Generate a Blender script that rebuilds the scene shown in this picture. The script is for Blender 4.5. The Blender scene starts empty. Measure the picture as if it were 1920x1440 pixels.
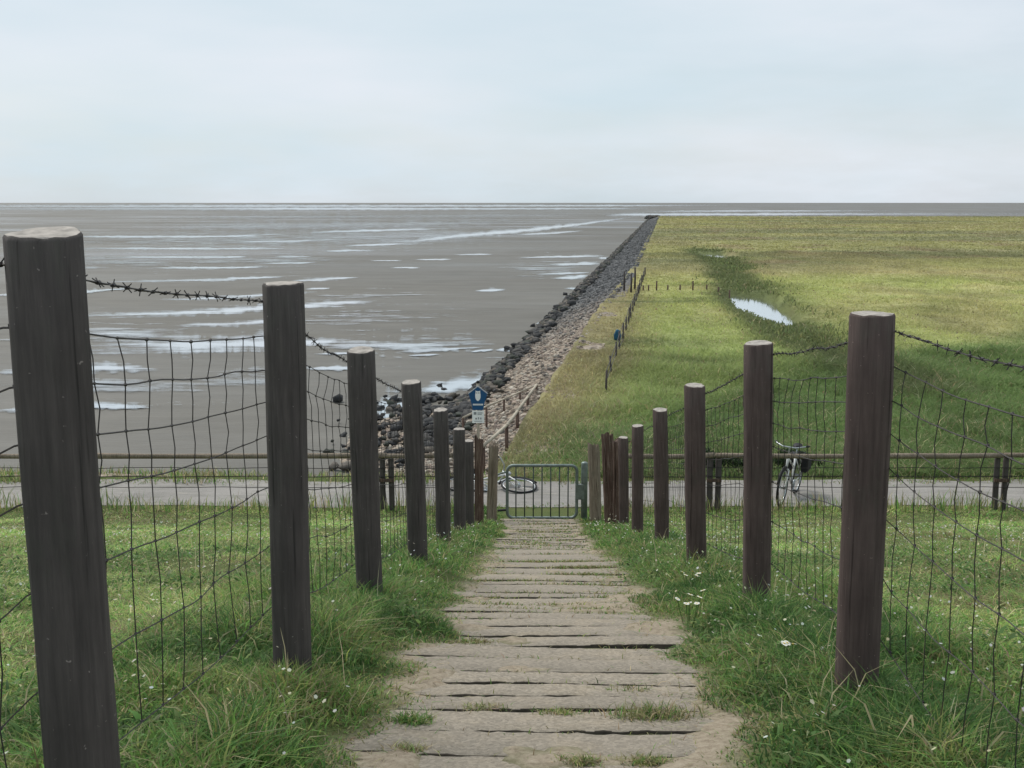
import bpy, bmesh, math, random
import numpy as np
from mathutils import Vector, Matrix, Euler

random.seed(11); rng = np.random.default_rng(11)
R = math.radians
scene = bpy.context.scene
COL = scene.collection

# ------------------------------------------------------------------ camera
FPX = 2144.0                       # focal length in photograph pixels (1920 wide)
PITCH = R(9.01)
cam_d = bpy.data.cameras.new('camera'); cam = bpy.data.objects.new('camera', cam_d); COL.objects.link(cam)
cam_d.sensor_width = 36.0; cam_d.lens = 36.0 * FPX / 1920.0
cam_d.clip_start = 0.05; cam_d.clip_end = 90000
cam.location = (0, 0, 0); cam.rotation_euler = (R(90) - PITCH, 0, 0)
scene.camera = cam

# ------------------------------------------------------------------ sky, sun, exposure
SUN_EL, SUN_AZ = R(52), R(-35)     # azimuth from +Y towards +X
w = bpy.data.worlds.new('World'); scene.world = w; w.use_nodes = True
nt = w.node_tree; N = nt.nodes; L = nt.links
for n in list(N): N.remove(n)
out = N.new('ShaderNodeOutputWorld'); bg = N.new('ShaderNodeBackground'); bg.inputs['Strength'].default_value = 0.1
sky = N.new('ShaderNodeTexSky'); sky.sky_type = 'NISHITA'; sky.sun_disc = False
sky.sun_elevation = SUN_EL; sky.sun_rotation = SUN_AZ; sky.air_density = 1.0; sky.dust_density = 2.0
tc = N.new('ShaderNodeTexCoord'); mp = N.new('ShaderNodeMapping'); mp.inputs['Scale'].default_value = (1.6, 1.6, 7.0)
mp.inputs['Location'].default_value = (0.35, 0.2, 0.1)
L.new(tc.outputs['Generated'], mp.inputs['Vector'])
nz = N.new('ShaderNodeTexNoise'); nz.inputs['Scale'].default_value = 2.6; nz.inputs['Detail'].default_value = 6; nz.inputs['Roughness'].default_value = 0.58
L.new(mp.outputs['Vector'], nz.inputs['Vector'])
cr = N.new('ShaderNodeValToRGB')
cr.color_ramp.elements[0].position = 0.36; cr.color_ramp.elements[0].color = (0.78, 0.78, 0.78, 1)
cr.color_ramp.elements[1].position = 0.62; cr.color_ramp.elements[1].color = (0.96, 0.96, 0.96, 1)
L.new(nz.outputs['Fac'], cr.inputs['Fac'])
nz2 = N.new('ShaderNodeTexNoise'); nz2.inputs['Scale'].default_value = 1.7; nz2.inputs['Detail'].default_value = 4
L.new(mp.outputs['Vector'], nz2.inputs['Vector'])
cc = N.new('ShaderNodeValToRGB')
cc.color_ramp.elements[0].position = 0.35; cc.color_ramp.elements[0].color = (0.575, 0.68, 0.745, 1)
cc.color_ramp.elements[1].position = 0.68; cc.color_ramp.elements[1].color = (0.69, 0.74, 0.80, 1)
L.new(nz2.outputs['Fac'], cc.inputs['Fac'])
sc_ = N.new('ShaderNodeVectorMath'); sc_.operation = 'SCALE'; sc_.inputs['Scale'].default_value = 10.0
L.new(cc.outputs['Color'], sc_.inputs[0])
mx = N.new('ShaderNodeMix'); mx.data_type = 'RGBA'
L.new(cr.outputs['Color'], mx.inputs['Factor'])
L.new(sky.outputs['Color'], mx.inputs['A']); L.new(sc_.outputs['Vector'], mx.inputs['B'])
L.new(mx.outputs['Result'], bg.inputs['Color']); L.new(bg.outputs[0], out.inputs[0])

sd = bpy.data.lights.new('sun', 'SUN'); sun = bpy.data.objects.new('sun', sd); COL.objects.link(sun)
sd.energy = 2.6; sd.angle = R(22); sd.color = (1.0, 0.96, 0.9)
sv = Vector((math.sin(SUN_AZ) * math.cos(SUN_EL), math.cos(SUN_AZ) * math.cos(SUN_EL), math.sin(SUN_EL)))
sun.rotation_euler = sv.to_track_quat('Z', 'Y').to_euler()
sun.location = (-20, 30, 40)
vs = scene.view_settings; vs.view_transform = 'Standard'; vs.look = 'None'; vs.exposure = 0.18; vs.gamma = 1.0
scene.render.film_transparent = False
scene.cycles.max_bounces = 6; scene.cycles.diffuse_bounces = 3; scene.cycles.glossy_bounces = 3; scene.cycles.transparent_max_bounces = 10
scene.cycles.transmission_bounces = 3

# ------------------------------------------------------------------ helpers
SP, CP = math.sin(PITCH), math.cos(PITCH)
def ray(u, v):
    x = (u - 960.0) / FPX; c = (720.0 - v) / FPX
    return x, CP + c * SP, -SP + c * CP
def on_y(u, v, y):                       # where the sight line meets the vertical plane at distance y
    a, b, c = ray(u, v); t = y / b
    return Vector((a * t, y, c * t))
def on_z(u, v, z):                       # where it meets level ground
    a, b, c = ray(u, v); t = z / c
    return Vector((a * t, b * t, z))

def tag(o, label=None, cat=None, group=None, kind=None):
    if label: o['label'] = label
    if cat: o['category'] = cat
    if group: o['group'] = group
    if kind: o['kind'] = kind
    return o
def link(name, me, mat=None, parent=None, loc=None, rot=None):
    o = bpy.data.objects.new(name, me); COL.objects.link(o)
    if mat is not None and me is not None and len(me.materials) == 0: me.materials.append(mat)
    if parent is not None: o.parent = parent
    if loc is not None: o.location = loc
    if rot is not None: o.rotation_euler = rot
    return o
def empty(name, loc=(0, 0, 0), rot=(0, 0, 0)):
    o = bpy.data.objects.new(name, None); COL.objects.link(o); o.location = loc; o.rotation_euler = rot
    o.empty_display_size = 0.1
    return o
def np_mesh(name, verts, tris=None, quads=None, col=None, smooth=False):
    me = bpy.data.meshes.new(name)
    verts = np.asarray(verts, dtype=np.float32).reshape(-1, 3)
    me.vertices.add(len(verts)); me.vertices.foreach_set('co', verts.ravel())
    loops = []; starts = []; tot = 0
    if quads is not None and len(quads):
        q = np.asarray(quads, dtype=np.int32); loops.append(q.ravel()); starts.append(np.arange(len(q)) * 4); tot = len(q) * 4
    if tris is not None and len(tris):
        t = np.asarray(tris, dtype=np.int32); loops.append(t.ravel()); starts.append(np.arange(len(t)) * 3 + tot)
    lp = np.concatenate(loops); st = np.concatenate(starts).astype(np.int32)
    me.loops.add(len(lp)); me.loops.foreach_set('vertex_index', lp)
    me.polygons.add(len(st)); me.polygons.foreach_set('loop_start', st)
    if smooth: me.polygons.foreach_set('use_smooth', np.ones(len(st), dtype=bool))
    me.update(calc_edges=True); me.validate()
    if col is not None:
        a = me.color_attributes.new('Col', 'FLOAT_COLOR', 'POINT')
        c = np.ones((len(verts), 4), dtype=np.float32); c[:, :3] = col
        a.data.foreach_set('color', c.ravel())
    return me
def bm_mesh(name, bm, smooth=False):
    me = bpy.data.meshes.new(name); bm.normal_update(); bm.to_mesh(me); bm.free()
    if smooth:
        for p in me.polygons: p.use_smooth = True
    return me
def tube(bm, pts, rad, sides=6, cap=True, closed=False):
    pts = [Vector(p) for p in pts]; n = len(pts); rings = []
    rr = rad if hasattr(rad, '__len__') else [rad] * n
    prev = None
    for i, p in enumerate(pts):
        if closed: d = pts[(i + 1) % n] - pts[i - 1]
        else: d = pts[min(i + 1, n - 1)] - pts[max(i - 1, 0)]
        d.normalize()
        if prev is None:
            a = Vector((0, 0, 1)) if abs(d.z) < 0.9 else Vector((1, 0, 0))
            s = d.cross(a).normalized()
        else:
            s = (prev - d * prev.dot(d)).normalized()
        prev = s; t = d.cross(s)
        rings.append([bm.verts.new(p + (s * math.cos(2 * math.pi * k / sides) + t * math.sin(2 * math.pi * k / sides)) * rr[i]) for k in range(sides)])
    m = n if closed else n - 1
    for i in range(m):
        A, B = rings[i], rings[(i + 1) % n]
        for k in range(sides):
            bm.faces.new((A[k], B[k], B[(k + 1) % sides], A[(k + 1) % sides]))
    if cap and not closed:
        bm.faces.new(rings[0]); bm.faces.new(list(reversed(rings[-1])))
def box(bm, c, s, rot=None, bev=0.0):
    m = Matrix.Translation(c) @ (rot.to_matrix().to_4x4() if rot else Matrix()) @ Matrix.Diagonal((s[0], s[1], s[2], 1))
    r = bmesh.ops.create_cube(bm, size=1.0, matrix=m)
    if bev:
        es = list({e for v in r['verts'] for e in v.link_edges})
        bmesh.ops.bevel(bm, geom=es, offset=bev, segments=1, affect='EDGES')
def hash2(i, j, s):
    h = np.sin(i * 127.1 + j * 311.7 + s * 74.7) * 43758.5453
    return h - np.floor(h)
def vnoise(x, y, s=0):
    x = np.asarray(x, dtype=np.float64); y = np.asarray(y, dtype=np.float64)
    i = np.floor(x); j = np.floor(y); fx = x - i; fy = y - j
    fx = fx * fx * (3 - 2 * fx); fy = fy * fy * (3 - 2 * fy)
    return (hash2(i, j, s) * (1 - fx) + hash2(i + 1, j, s) * fx) * (1 - fy) + (hash2(i, j + 1, s) * (1 - fx) + hash2(i + 1, j + 1, s) * fx) * fy
def fbm(x, y, s=0, o=3):
    t = 0; a = 1; n = 0
    for k in range(o):
        t = t + a * vnoise(np.asarray(x) * 2 ** k, np.asarray(y) * 2 ** k, s + k * 17); n += a; a *= 0.5
    return t / n
def sstep(a, b, x):
    t = np.clip((np.asarray(x, dtype=np.float64) - a) / (b - a), 0, 1); return t * t * (3 - 2 * t)

# ------------------------------------------------------------------ materials
class M_:
    def __init__(s, name):
        s.m = bpy.data.materials.new(name); s.m.use_nodes = True; s.t = s.m.node_tree; s.n = s.t.nodes; s.l = s.t.links
        s.b = s.n['Principled BSDF']
    def node(s, t, **kw):
        n = s.n.new(t)
        for k, v in kw.items():
            if k in n.inputs: n.inputs[k].default_value = v
            else: setattr(n, k, v)
        return n
    def coord(s, scale=(1, 1, 1), which='Object'):
        t = s.node('ShaderNodeTexCoord'); m = s.node('ShaderNodeMapping'); m.inputs['Scale'].default_value = scale
        s.l.new(t.outputs[which], m.inputs['Vector']); return m.outputs['Vector']
    def noise(s, vec, scale, detail=5, rough=0.6):
        n = s.node('ShaderNodeTexNoise'); n.inputs['Scale'].default_value = scale; n.inputs['Detail'].default_value = detail; n.inputs['Roughness'].default_value = rough
        s.l.new(vec, n.inputs['Vector']); return n.outputs['Fac']
    def ramp(s, fac, stops):
        r = s.node('ShaderNodeValToRGB'); e = r.color_ramp.elements
        while len(e) < len(stops): e.new(0.5)
        for k, (p, c) in enumerate(stops):
            e[k].position = p; e[k].color = (c[0], c[1], c[2], 1) if hasattr(c, '__len__') else (c, c, c, 1)
        s.l.new(fac, r.inputs['Fac']); return r.outputs['Color']
    def mix(s, fac, a, b, blend='MIX'):
        m = s.node('ShaderNodeMix'); m.data_type = 'RGBA'; m.blend_type = blend
        for key, v in (('Factor', fac), ('A', a), ('B', b)):
            if hasattr(v, 'is_linked'): s.l.new(v, m.inputs[key])
            elif hasattr(v, '__len__'): m.inputs[key].default_value = (v[0], v[1], v[2], 1)
            else: m.inputs[key].default_value = v
        return m.outputs['Result']
    def bump(s, h, strength=0.3, dist=0.02):
        b = s.node('ShaderNodeBump'); b.inputs['Strength'].default_value = strength; b.inputs['Distance'].default_value = dist
        s.l.new(h, b.inputs['Height']); s.l.new(b.outputs['Normal'], s.b.inputs['Normal'])
    def base(s, c):
        if hasattr(c, 'is_linked'): s.l.new(c, s.b.inputs['Base Color'])
        else: s.b.inputs['Base Color'].default_value = (c[0], c[1], c[2], 1)
    def set(s, **kw):
        for k, v in kw.items():
            k = k.replace('_', ' ')
            if hasattr(v, 'is_linked'): s.l.new(v, s.b.inputs[k])
            else: s.b.inputs[k].default_value = v
        return s
    def attr(s, name='Col'):
        a = s.node('ShaderNodeAttribute'); a.attribute_name = name; return a.outputs['Color']
    def rnd(s):
        return s.node('ShaderNodeObjectInfo').outputs['Random']

def simple(name, c, rough=0.6, metal=0.0, var=0.25, scale=8.0, bump=0.0, spec=0.3):
    m = M_(name); v = m.coord(); f = m.noise(v, scale)
    m.base(m.ramp(f, [(0.3, [x * (1 - var) for x in c]), (0.7, [min(1, x * (1 + var)) for x in c])]))
    m.set(Roughness=rough, Metallic=metal); m.b.inputs['Specular IOR Level'].default_value = spec
    if bump: m.bump(m.noise(v, scale * 4), bump, 0.01)
    return m.m

def foliage(name):
    m = M_(name); c = m.attr()
    m.base(c); m.set(Roughness=0.65); m.b.inputs['Specular IOR Level'].default_value = 0.18
    tr = m.node('ShaderNodeBsdfTranslucent'); m.l.new(c, tr.inputs['Color'])
    ms = m.node('ShaderNodeMixShader'); ms.inputs[0].default_value = 0.46
    m.l.new(m.b.outputs[0], ms.inputs[1]); m.l.new(tr.outputs[0], ms.inputs[2])
    m.l.new(ms.outputs[0], m.n['Material Output'].inputs['Surface'])
    return m.m
MAT = {}
MAT['grass'] = foliage('grass_blades')
MAT['flower'] = simple('flower_petals', (0.78, 0.77, 0.68), 0.7, var=0.06)
MAT['flower_eye'] = simple('flower_centre', (0.6, 0.42, 0.05), 0.8, var=0.15)

# dike soil with sand beside the path (mask stored on the mesh)
m = M_('dike_soil'); v = m.coord(); f = m.noise(v, 1.3, 6); g = m.noise(v, 30, 8, 0.8); k = m.attr()
sand = m.ramp(g, [(0.3, (0.16, 0.125, 0.088)), (0.5, (0.30, 0.25, 0.185)), (0.75, (0.43, 0.375, 0.29))])
soil = m.ramp(f, [(0.3, (0.06, 0.09, 0.025)), (0.5, (0.09, 0.13, 0.038)), (0.7, (0.135, 0.15, 0.055))])
soil = m.mix(0.5, soil, m.ramp(g, [(0.35, (0.03, 0.035, 0.012)), (0.7, (0.12, 0.12, 0.05))]))
m.base(m.mix(k, soil, sand)); m.set(Roughness=0.95); m.b.inputs['Specular IOR Level'].default_value = 0.1; m.bump(g, 0.6, 0.02); MAT['dike'] = m.m

# concrete slabs
m = M_('concrete'); v = m.coord(); gv = m.node('ShaderNodeNewGeometry').outputs['Position']
f = m.noise(gv, 2.2, 6, 0.65); g = m.noise(gv, 120, 3, 0.8); h = m.noise(gv, 34, 6, 0.8); sd_ = m.noise(gv, 4.3, 6, 0.7)
c = m.ramp(f, [(0.3, (0.29, 0.262, 0.222)), (0.5, (0.345, 0.312, 0.262)), (0.72, (0.40, 0.36, 0.30))])
c = m.mix(0.55, c, m.ramp(h, [(0.3, (0.22, 0.198, 0.168)), (0.6, (0.36, 0.322, 0.268)), (0.8, (0.45, 0.40, 0.325))]))
c = m.mix(m.ramp(sd_, [(0.50, 0), (0.64, 0.8)]), c, (0.40, 0.345, 0.265))
st_ = m.node('ShaderNodeMapping'); st_.inputs['Scale'].default_value = (2.4, 4.2, 1); m.l.new(gv, st_.inputs['Vector']); sn = m.noise(st_.outputs['Vector'], 1.3, 7, 0.72)
c = m.mix(m.ramp(sn, [(0.54, 0), (0.72, 0.5)]), c, (0.20, 0.182, 0.145))
c = m.mix(m.ramp(sn, [(0.28, 0.6), (0.42, 0)]), c, (0.43, 0.375, 0.29))
c = m.mix(m.ramp(g, [(0.33, 0.8), (0.43, 0)]), c, (0.10, 0.09, 0.078))
c = m.mix(m.ramp(g, [(0.60, 0), (0.68, 0.7)]), c, (0.52, 0.48, 0.42))
vg_ = m.node('ShaderNodeTexVoronoi'); vg_.inputs['Scale'].default_value = 85; m.l.new(gv, vg_.inputs['Vector']); c = m.mix(0.38, c, m.ramp(vg_.outputs['Color'], [(0.1, (0.13, 0.118, 0.10)), (0.5, (0.32, 0.29, 0.245)), (0.9, (0.54, 0.49, 0.42))]))
c = m.mix(m.ramp(m.rnd(), [(0, 0.0), (1, 0.3)]), c, (0.20, 0.185, 0.165))
c = m.mix(1.0, c, (0.83, 0.80, 0.75), 'MULTIPLY')
m.base(c); m.set(Roughness=0.92); m.b.inputs['Specular IOR Level'].default_value = 0.2; m.bump(m.mix(0.5, g, h), 0.8, 0.010); MAT['concrete'] = m.m

MAT['slab_side'] = simple('dark_side_concrete', (0.045, 0.038, 0.028), 0.95, var=0.5, scale=25)  # slab side faces coloured dark so the joints show as dark lines
def wood(name, lo, mid, hi, scale=1.0, bump=0.5):
    m = M_(name); v = m.coord((9 * scale, 9 * scale, 0.55 * scale)); f = m.noise(v, 6, 8, 0.7)
    big = m.noise(m.coord((1, 1, 1)), 3.1, 4); r = m.rnd()
    c = m.ramp(f, [(0.25, lo), (0.5, mid), (0.78, hi)])
    c = m.mix(m.ramp(big, [(0.4, 0.0), (0.7, 0.55)]), c, [x * 0.55 for x in mid])
    ck = m.noise(m.coord((26 * scale, 26 * scale, 0.8 * scale)), 2.2, 3, 0.5); c = m.mix(m.ramp(ck, [(0.62, 0.0), (0.68, 0.65)]), c, [x * 0.4 for x in lo])
    al = m.noise(m.coord((2.2, 2.2, 1.2)), 1.7, 6, 0.7); c = m.mix(m.ramp(al, [(0.55, 0.0), (0.72, 0.5)]), c, (0.085, 0.092, 0.070))
    sp = m.noise(m.coord((1, 1, 1)), 75, 2, 0.5)
    c = m.mix(m.ramp(sp, [(0.72, 0.0), (0.77, 0.5)]), c, [min(1, x * 3.2) for x in hi])
    m.base(c); m.set(Roughness=0.85); m.b.inputs['Specular IOR Level'].default_value = 0.2; m.bump(f, bump, 0.012)
    return m.m
MAT['post'] = wood('tarred_wood', (0.052, 0.046, 0.043), (0.088, 0.076, 0.071), (0.140, 0.121, 0.111))
MAT['post_brown'] = wood('brown_wood', (0.056, 0.041, 0.037), (0.105, 0.076, 0.068), (0.165, 0.124, 0.109))
MAT['post_old'] = wood('cracked_old_wood', (0.016, 0.010, 0.008), (0.12, 0.075, 0.058), (0.34, 0.27, 0.215), 0.8, 1.0)
MAT['post_grey'] = wood('weathered_grey_wood', (0.09, 0.065, 0.048), (0.25, 0.20, 0.15), (0.42, 0.36, 0.28), 1.0, 0.9)
MAT['rail'] = wood('pale_rail_wood', (0.24, 0.20, 0.155), (0.42, 0.37, 0.29), (0.60, 0.55, 0.45))
MAT['endgrain'] = simple('post_end_grain', (0.33, 0.30, 0.265), 0.9, var=0.4, scale=30, bump=0.4)
MAT['wire'] = simple('rusty_wire', (0.045, 0.04, 0.038), 0.6, 0.35, 0.4, 60)
MAT['galv'] = simple('galvanised_steel', (0.17, 0.205, 0.19), 0.5, 0.45, 0.3, 14)
MAT['galv_dark'] = simple('dark_weathered_steel', (0.06, 0.075, 0.07), 0.55, 0.3, 0.3, 14)
MAT['sign_blue'] = simple('sign_blue_enamel', (0.008, 0.075, 0.19), 0.35, 0, 0.08, 6, spec=0.5)
MAT['sign_white'] = simple('sign_white_enamel', (0.82, 0.84, 0.82), 0.45, 0, 0.07, 9)
MAT['print_grey'] = simple('sign_print', (0.25, 0.27, 0.28), 0.6, 0, 0.1)
MAT['black'] = simple('black_rubber', (0.014, 0.014, 0.015), 0.7, 0, 0.2)
MAT['bike_white'] = simple('bike_white_paint', (0.62, 0.62, 0.6), 0.35, 0, 0.05, spec=0.5)
MAT['bike_silver'] = simple('bike_silver', (0.42, 0.44, 0.45), 0.35, 0.7, 0.1)
MAT['bag_blue'] = simple('blue_plastic', (0.012, 0.085, 0.15), 0.5, 0, 0.35, 12, bump=0.4)
m = M_('rock'); c = m.attr(); v = m.coord(); gv = m.node('ShaderNodeNewGeometry').outputs['Position']
f = m.noise(gv, 9, 6, 0.7)
m.base(m.mix(1.0, c, m.ramp(f, [(0.3, 0.55), (0.7, 1.35)]), 'MULTIPLY')); m.set(Roughness=0.85); m.b.inputs['Specular IOR Level'].default_value = 0.25; m.bump(f, 0.6, 0.04); MAT['rock'] = m.m

# asphalt road
m = M_('asphalt'); v = m.coord(); f = m.noise(v, 0.7, 5); g = m.noise(v, 45, 4, 0.8)
c = m.ramp(f, [(0.3, (0.17, 0.158, 0.142)), (0.7, (0.31, 0.288, 0.26))])
cr_ = m.noise(m.coord((0.35, 1.6, 1)), 2.4, 8, 0.75)
c = m.mix(m.ramp(cr_, [(0.47, 0), (0.62, 0.8)]), c, (0.115, 0.112, 0.085))
c = m.mix(0.4, c, m.ramp(g, [(0.35, (0.13, 0.122, 0.115)), (0.65, (0.33, 0.31, 0.29))]))
dr_ = m.noise(m.coord((0.5, 2.4, 1)), 3.1, 8, 0.8); c = m.mix(m.ramp(dr_, [(0.30, 0.7), (0.44, 0)]), c, (0.36, 0.325, 0.265))
m.base(c); m.set(Roughness=0.9); m.bump(g, 0.4, 0.01); MAT['asphalt'] = m.m

# revetment ground between the stones: pale shingle near, dark stone pitching further along
m = M_('revetment_shingle'); gv = m.node('ShaderNodeNewGeometry').outputs['Position']
vo = m.node('ShaderNodeTexVoronoi'); vo.inputs['Scale'].default_value = 5.5; m.l.new(gv, vo.inputs['Vector'])
k = m.attr()
pale = m.ramp(vo.outputs['Color'], [(0.1, (0.16, 0.125, 0.095)), (0.5, (0.29, 0.235, 0.18)), (0.9, (0.40, 0.35, 0.29))])
dark = m.ramp(vo.outputs['Color'], [(0.1, (0.07, 0.072, 0.072)), (0.5, (0.115, 0.118, 0.118)), (0.9, (0.19, 0.19, 0.185))])
big = m.noise(gv, 0.35, 5)
dark = m.mix(m.ramp(big, [(0.4, 0), (0.65, 0.6)]), dark, (0.075, 0.075, 0.085))
c = m.mix(k, pale, dark)
c = m.mix(m.ramp(vo.outputs['Distance'], [(0.55, 0), (0.8, 0.7)]), c, (0.04, 0.036, 0.03))
m.base(c); m.set(Roughness=0.9); m.b.inputs['Specular IOR Level'].default_value = 0.2
inv = m.node('ShaderNodeMath'); inv.operation = 'SUBTRACT'; inv.inputs[0].default_value = 1.0; m.l.new(vo.outputs['Distance'], inv.inputs[1])
m.bump(inv.outputs[0], 0.9, 0.10); MAT['shingle'] = m.m

# wet mud: grey silt, darker hollows, films of water where the noise says so
m = M_('wet_mud'); gv = m.node('ShaderNodeNewGeometry').outputs['Position']
def mp_(scale):
    q = m.node('ShaderNodeMapping'); q.inputs['Scale'].default_value = scale; m.l.new(gv, q.inputs['Vector']); return q.outputs['Vector']
f = m.noise(mp_((0.012, 0.030, 1)), 1.0, 6, 0.6); g = m.noise(mp_((0.25, 0.6, 1)), 1.0, 6, 0.65)
c = m.ramp(f, [(0.3, (0.098, 0.092, 0.078)), (0.5, (0.125, 0.117, 0.100)), (0.72, (0.160, 0.150, 0.128))])
c = m.mix(0.5, c, m.ramp(g, [(0.3, (0.085, 0.08, 0.068)), (0.7, (0.165, 0.156, 0.135))]))
m.base(c); m.b.inputs['Specular IOR Level'].default_value = 0.10
film = m.noise(mp_((0.006, 0.022, 1)), 1.6, 8, 0.72)
m.set(Roughness=m.ramp(film, [(0.40, 0.65), (0.62, 0.45), (0.72, 0.3)]))
g2 = m.noise(mp_((1.3, 4.0, 1)), 1.0, 5, 0.7)
m.bump(m.mix(0.5, g, g2), 0.6, 0.10)
film2 = m.noise(mp_((0.010, 0.034, 1)), 1.0, 8, 0.66); zone0 = m.noise(mp_((0.004, 0.006, 1)), 1.0, 3)
sx = m.node('ShaderNodeSeparateXYZ'); m.l.new(gv, sx.inputs[0]); mr = m.node('ShaderNodeMapRange'); mr.inputs['From Min'].default_value = 90; mr.inputs['From Max'].default_value = 420; mr.inputs['To Min'].default_value = -0.05; mr.inputs['To Max'].default_value = 0.10; m.l.new(sx.outputs['Y'], mr.inputs['Value'])   # the flat lies lower and wetter further out
za = m.node('ShaderNodeMath'); za.operation = 'ADD'; m.l.new(zone0, za.inputs[0]); m.l.new(mr.outputs[0], za.inputs[1]); zone = za.outputs[0]
fm = m.mix(1.0, m.ramp(film2, [(0.50, 0.0), (0.68, 0.62)]), m.ramp(zone, [(0.44, 0.0), (0.60, 1.0)]), 'MULTIPLY')
gs = m.node('ShaderNodeBsdfGlossy'); gs.inputs['Color'].default_value = (0.74, 0.76, 0.80, 1); gs.inputs['Roughness'].default_value = 0.2
ms = m.node('ShaderNodeMixShader'); m.l.new(fm, ms.inputs[0]); m.l.new(m.b.outputs[0], ms.inputs[1]); m.l.new(gs.outputs[0], ms.inputs[2]); m.l.new(ms.outputs[0], m.n['Material Output'].inputs['Surface'])
MAT['mud'] = m.m

def water(name, bed, rip=0.02, gl=0.5):
    m = M_(name); gv = m.node('ShaderNodeNewGeometry').outputs['Position']
    q = m.node('ShaderNodeMapping'); q.inputs['Scale'].default_value = (1.0, 2.0, 1); m.l.new(gv, q.inputs['Vector'])
    g = m.noise(q.outputs['Vector'], 1.4, 4, 0.6)
    m.base(bed); m.set(Roughness=0.06, IOR=1.33); m.bump(g, rip, 0.05)
    gs = m.node('ShaderNodeBsdfGlossy'); gs.inputs['Color'].default_value = (0.96, 0.97, 0.98, 1); gs.inputs['Roughness'].default_value = 0.08
    ms = m.node('ShaderNodeMixShader'); ms.inputs[0].default_value = gl
    m.l.new(m.b.outputs[0], ms.inputs[1]); m.l.new(gs.outputs[0], ms.inputs[2]); m.l.new(ms.outputs[0], m.n['Material Output'].inputs['Surface'])
    return m.m
MAT['water'] = water('tidal_water', (0.13, 0.13, 0.12), 0.02, 0.72)
def shored(mat):
    t = mat.node_tree; n = t.nodes; l = t.links; o = n['Material Output']; src = o.inputs['Surface'].links[0].from_socket
    a = n.new('ShaderNodeAttribute'); a.attribute_name = 'Col'; g = n.new('ShaderNodeNewGeometry'); mpn = n.new('ShaderNodeMapping'); mpn.inputs['Scale'].default_value = (0.16, 0.42, 1)
    l.new(g.outputs['Position'], mpn.inputs['Vector']); nz = n.new('ShaderNodeTexNoise'); nz.inputs['Scale'].default_value = 1.0; nz.inputs['Detail'].default_value = 8; nz.inputs['Roughness'].default_value = 0.72
    l.new(mpn.outputs['Vector'], nz.inputs['Vector']); ad = n.new('ShaderNodeMath'); ad.operation = 'MULTIPLY_ADD'; ad.inputs[1].default_value = 1.9; l.new(nz.outputs['Fac'], ad.inputs[0]); l.new(a.outputs['Fac'], ad.inputs[2])
    r = n.new('ShaderNodeValToRGB'); r.color_ramp.elements[0].position = 0.60; r.color_ramp.elements[1].position = 0.80
    hv = n.new('ShaderNodeMath'); hv.operation = 'MULTIPLY'; hv.inputs[1].default_value = 0.5; l.new(ad.outputs[0], hv.inputs[0]); l.new(hv.outputs[0], r.inputs['Fac'])
    tr = n.new('ShaderNodeBsdfTransparent'); mx = n.new('ShaderNodeMixShader'); l.new(r.outputs['Color'], mx.inputs[0]); l.new(tr.outputs[0], mx.inputs[1]); l.new(src, mx.inputs[2]); l.new(mx.outputs[0], o.inputs['Surface'])
shored(MAT['water'])
MAT['creek'] = water('creek_water', (0.08, 0.08, 0.06), 0.02, 0.78)

# salt marsh turf
m = M_('marsh_turf'); gv = m.node('ShaderNodeNewGeometry').outputs['Position']
def mq(scale):
    q = m.node('ShaderNodeMapping'); q.inputs['Scale'].default_value = scale; m.l.new(gv, q.inputs['Vector']); return q.outputs['Vector']
k = m.attr(); f = m.noise(mq((0.10, 0.07, 1)), 1.0, 6, 0.65); g = m.noise(mq((1.6, 0.9, 1)), 1.0, 7, 0.75)
c = m.mix(1.0, k, m.ramp(f, [(0.3, 0.72), (0.7, 1.25)]), 'MULTIPLY')
c = m.mix(0.85, c, m.ramp(g, [(0.28, 0.5), (0.5, 1.0), (0.72, 1.45)]), 'MULTIPLY')
m.base(c); m.set(Roughness=0.95); m.b.inputs['Specular IOR Level'].default_value = 0.08; m.bump(g, 0.8, 0.35); MAT['marsh'] = m.m

# ------------------------------------------------------------------ terrain functions
_yk = [-6, -2, 0, 2, 3.24, 4.1, 5.23, 7.86, 10.1, 13, 16.7, 18.3, 19.3, 20, 23]
_zk = [-1.28, -1.28, -1.32, -1.47, -1.68, -1.84, -2.07, -2.68, -3.24, -4.0, -4.92, -5.2, -5.34, -5.40, -5.42]
_yd = np.arange(-6, 23, 0.05); _zd = np.interp(_yd, _yk, _zk)
_ker = np.hanning(25); _ker /= _ker.sum(); _zd = np.convolve(np.pad(_zd, 12, mode='edge'), _ker, 'valid')
def zp(y): return np.interp(y, _yd, _zd)
def slope(y): return (zp(y + 0.1) - zp(y - 0.1)) / 0.2
def cx(y): return np.interp(y, [-2, 3.24, 5.2, 7.9, 10, 16.7, 19], [0.0, 0.10, 0.19, 0.275, 0.32, 0.47, 0.5])
HW = 0.535
def path_edge(x, y):                      # distance outside the trodden path, ragged
    x = np.asarray(x); y = np.asarray(y)
    side = np.where(x > cx(y), 5.0, 0.0)
    rag = 0.28 * (fbm(y * 1.7 + side * 7, side + 0.3, 3, 3) - 0.5) + 0.10 * (vnoise(x * 6, y * 6, 14) - 0.5)
    bay = 0.13 * np.exp(-(((x + 0.52) / 0.2) ** 2 + ((y - 4.72) / 0.28) ** 2)) + 0.20 * np.exp(-(((x - 0.84) / 0.2) ** 2 + ((y - 3.55) / 0.2) ** 2)) - 0.16 * np.exp(-(((x + 0.33) / 0.2) ** 2 + ((y - 5.2) / 0.22) ** 2))
    return np.abs(x - cx(y)) - HW - rag - bay
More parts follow.
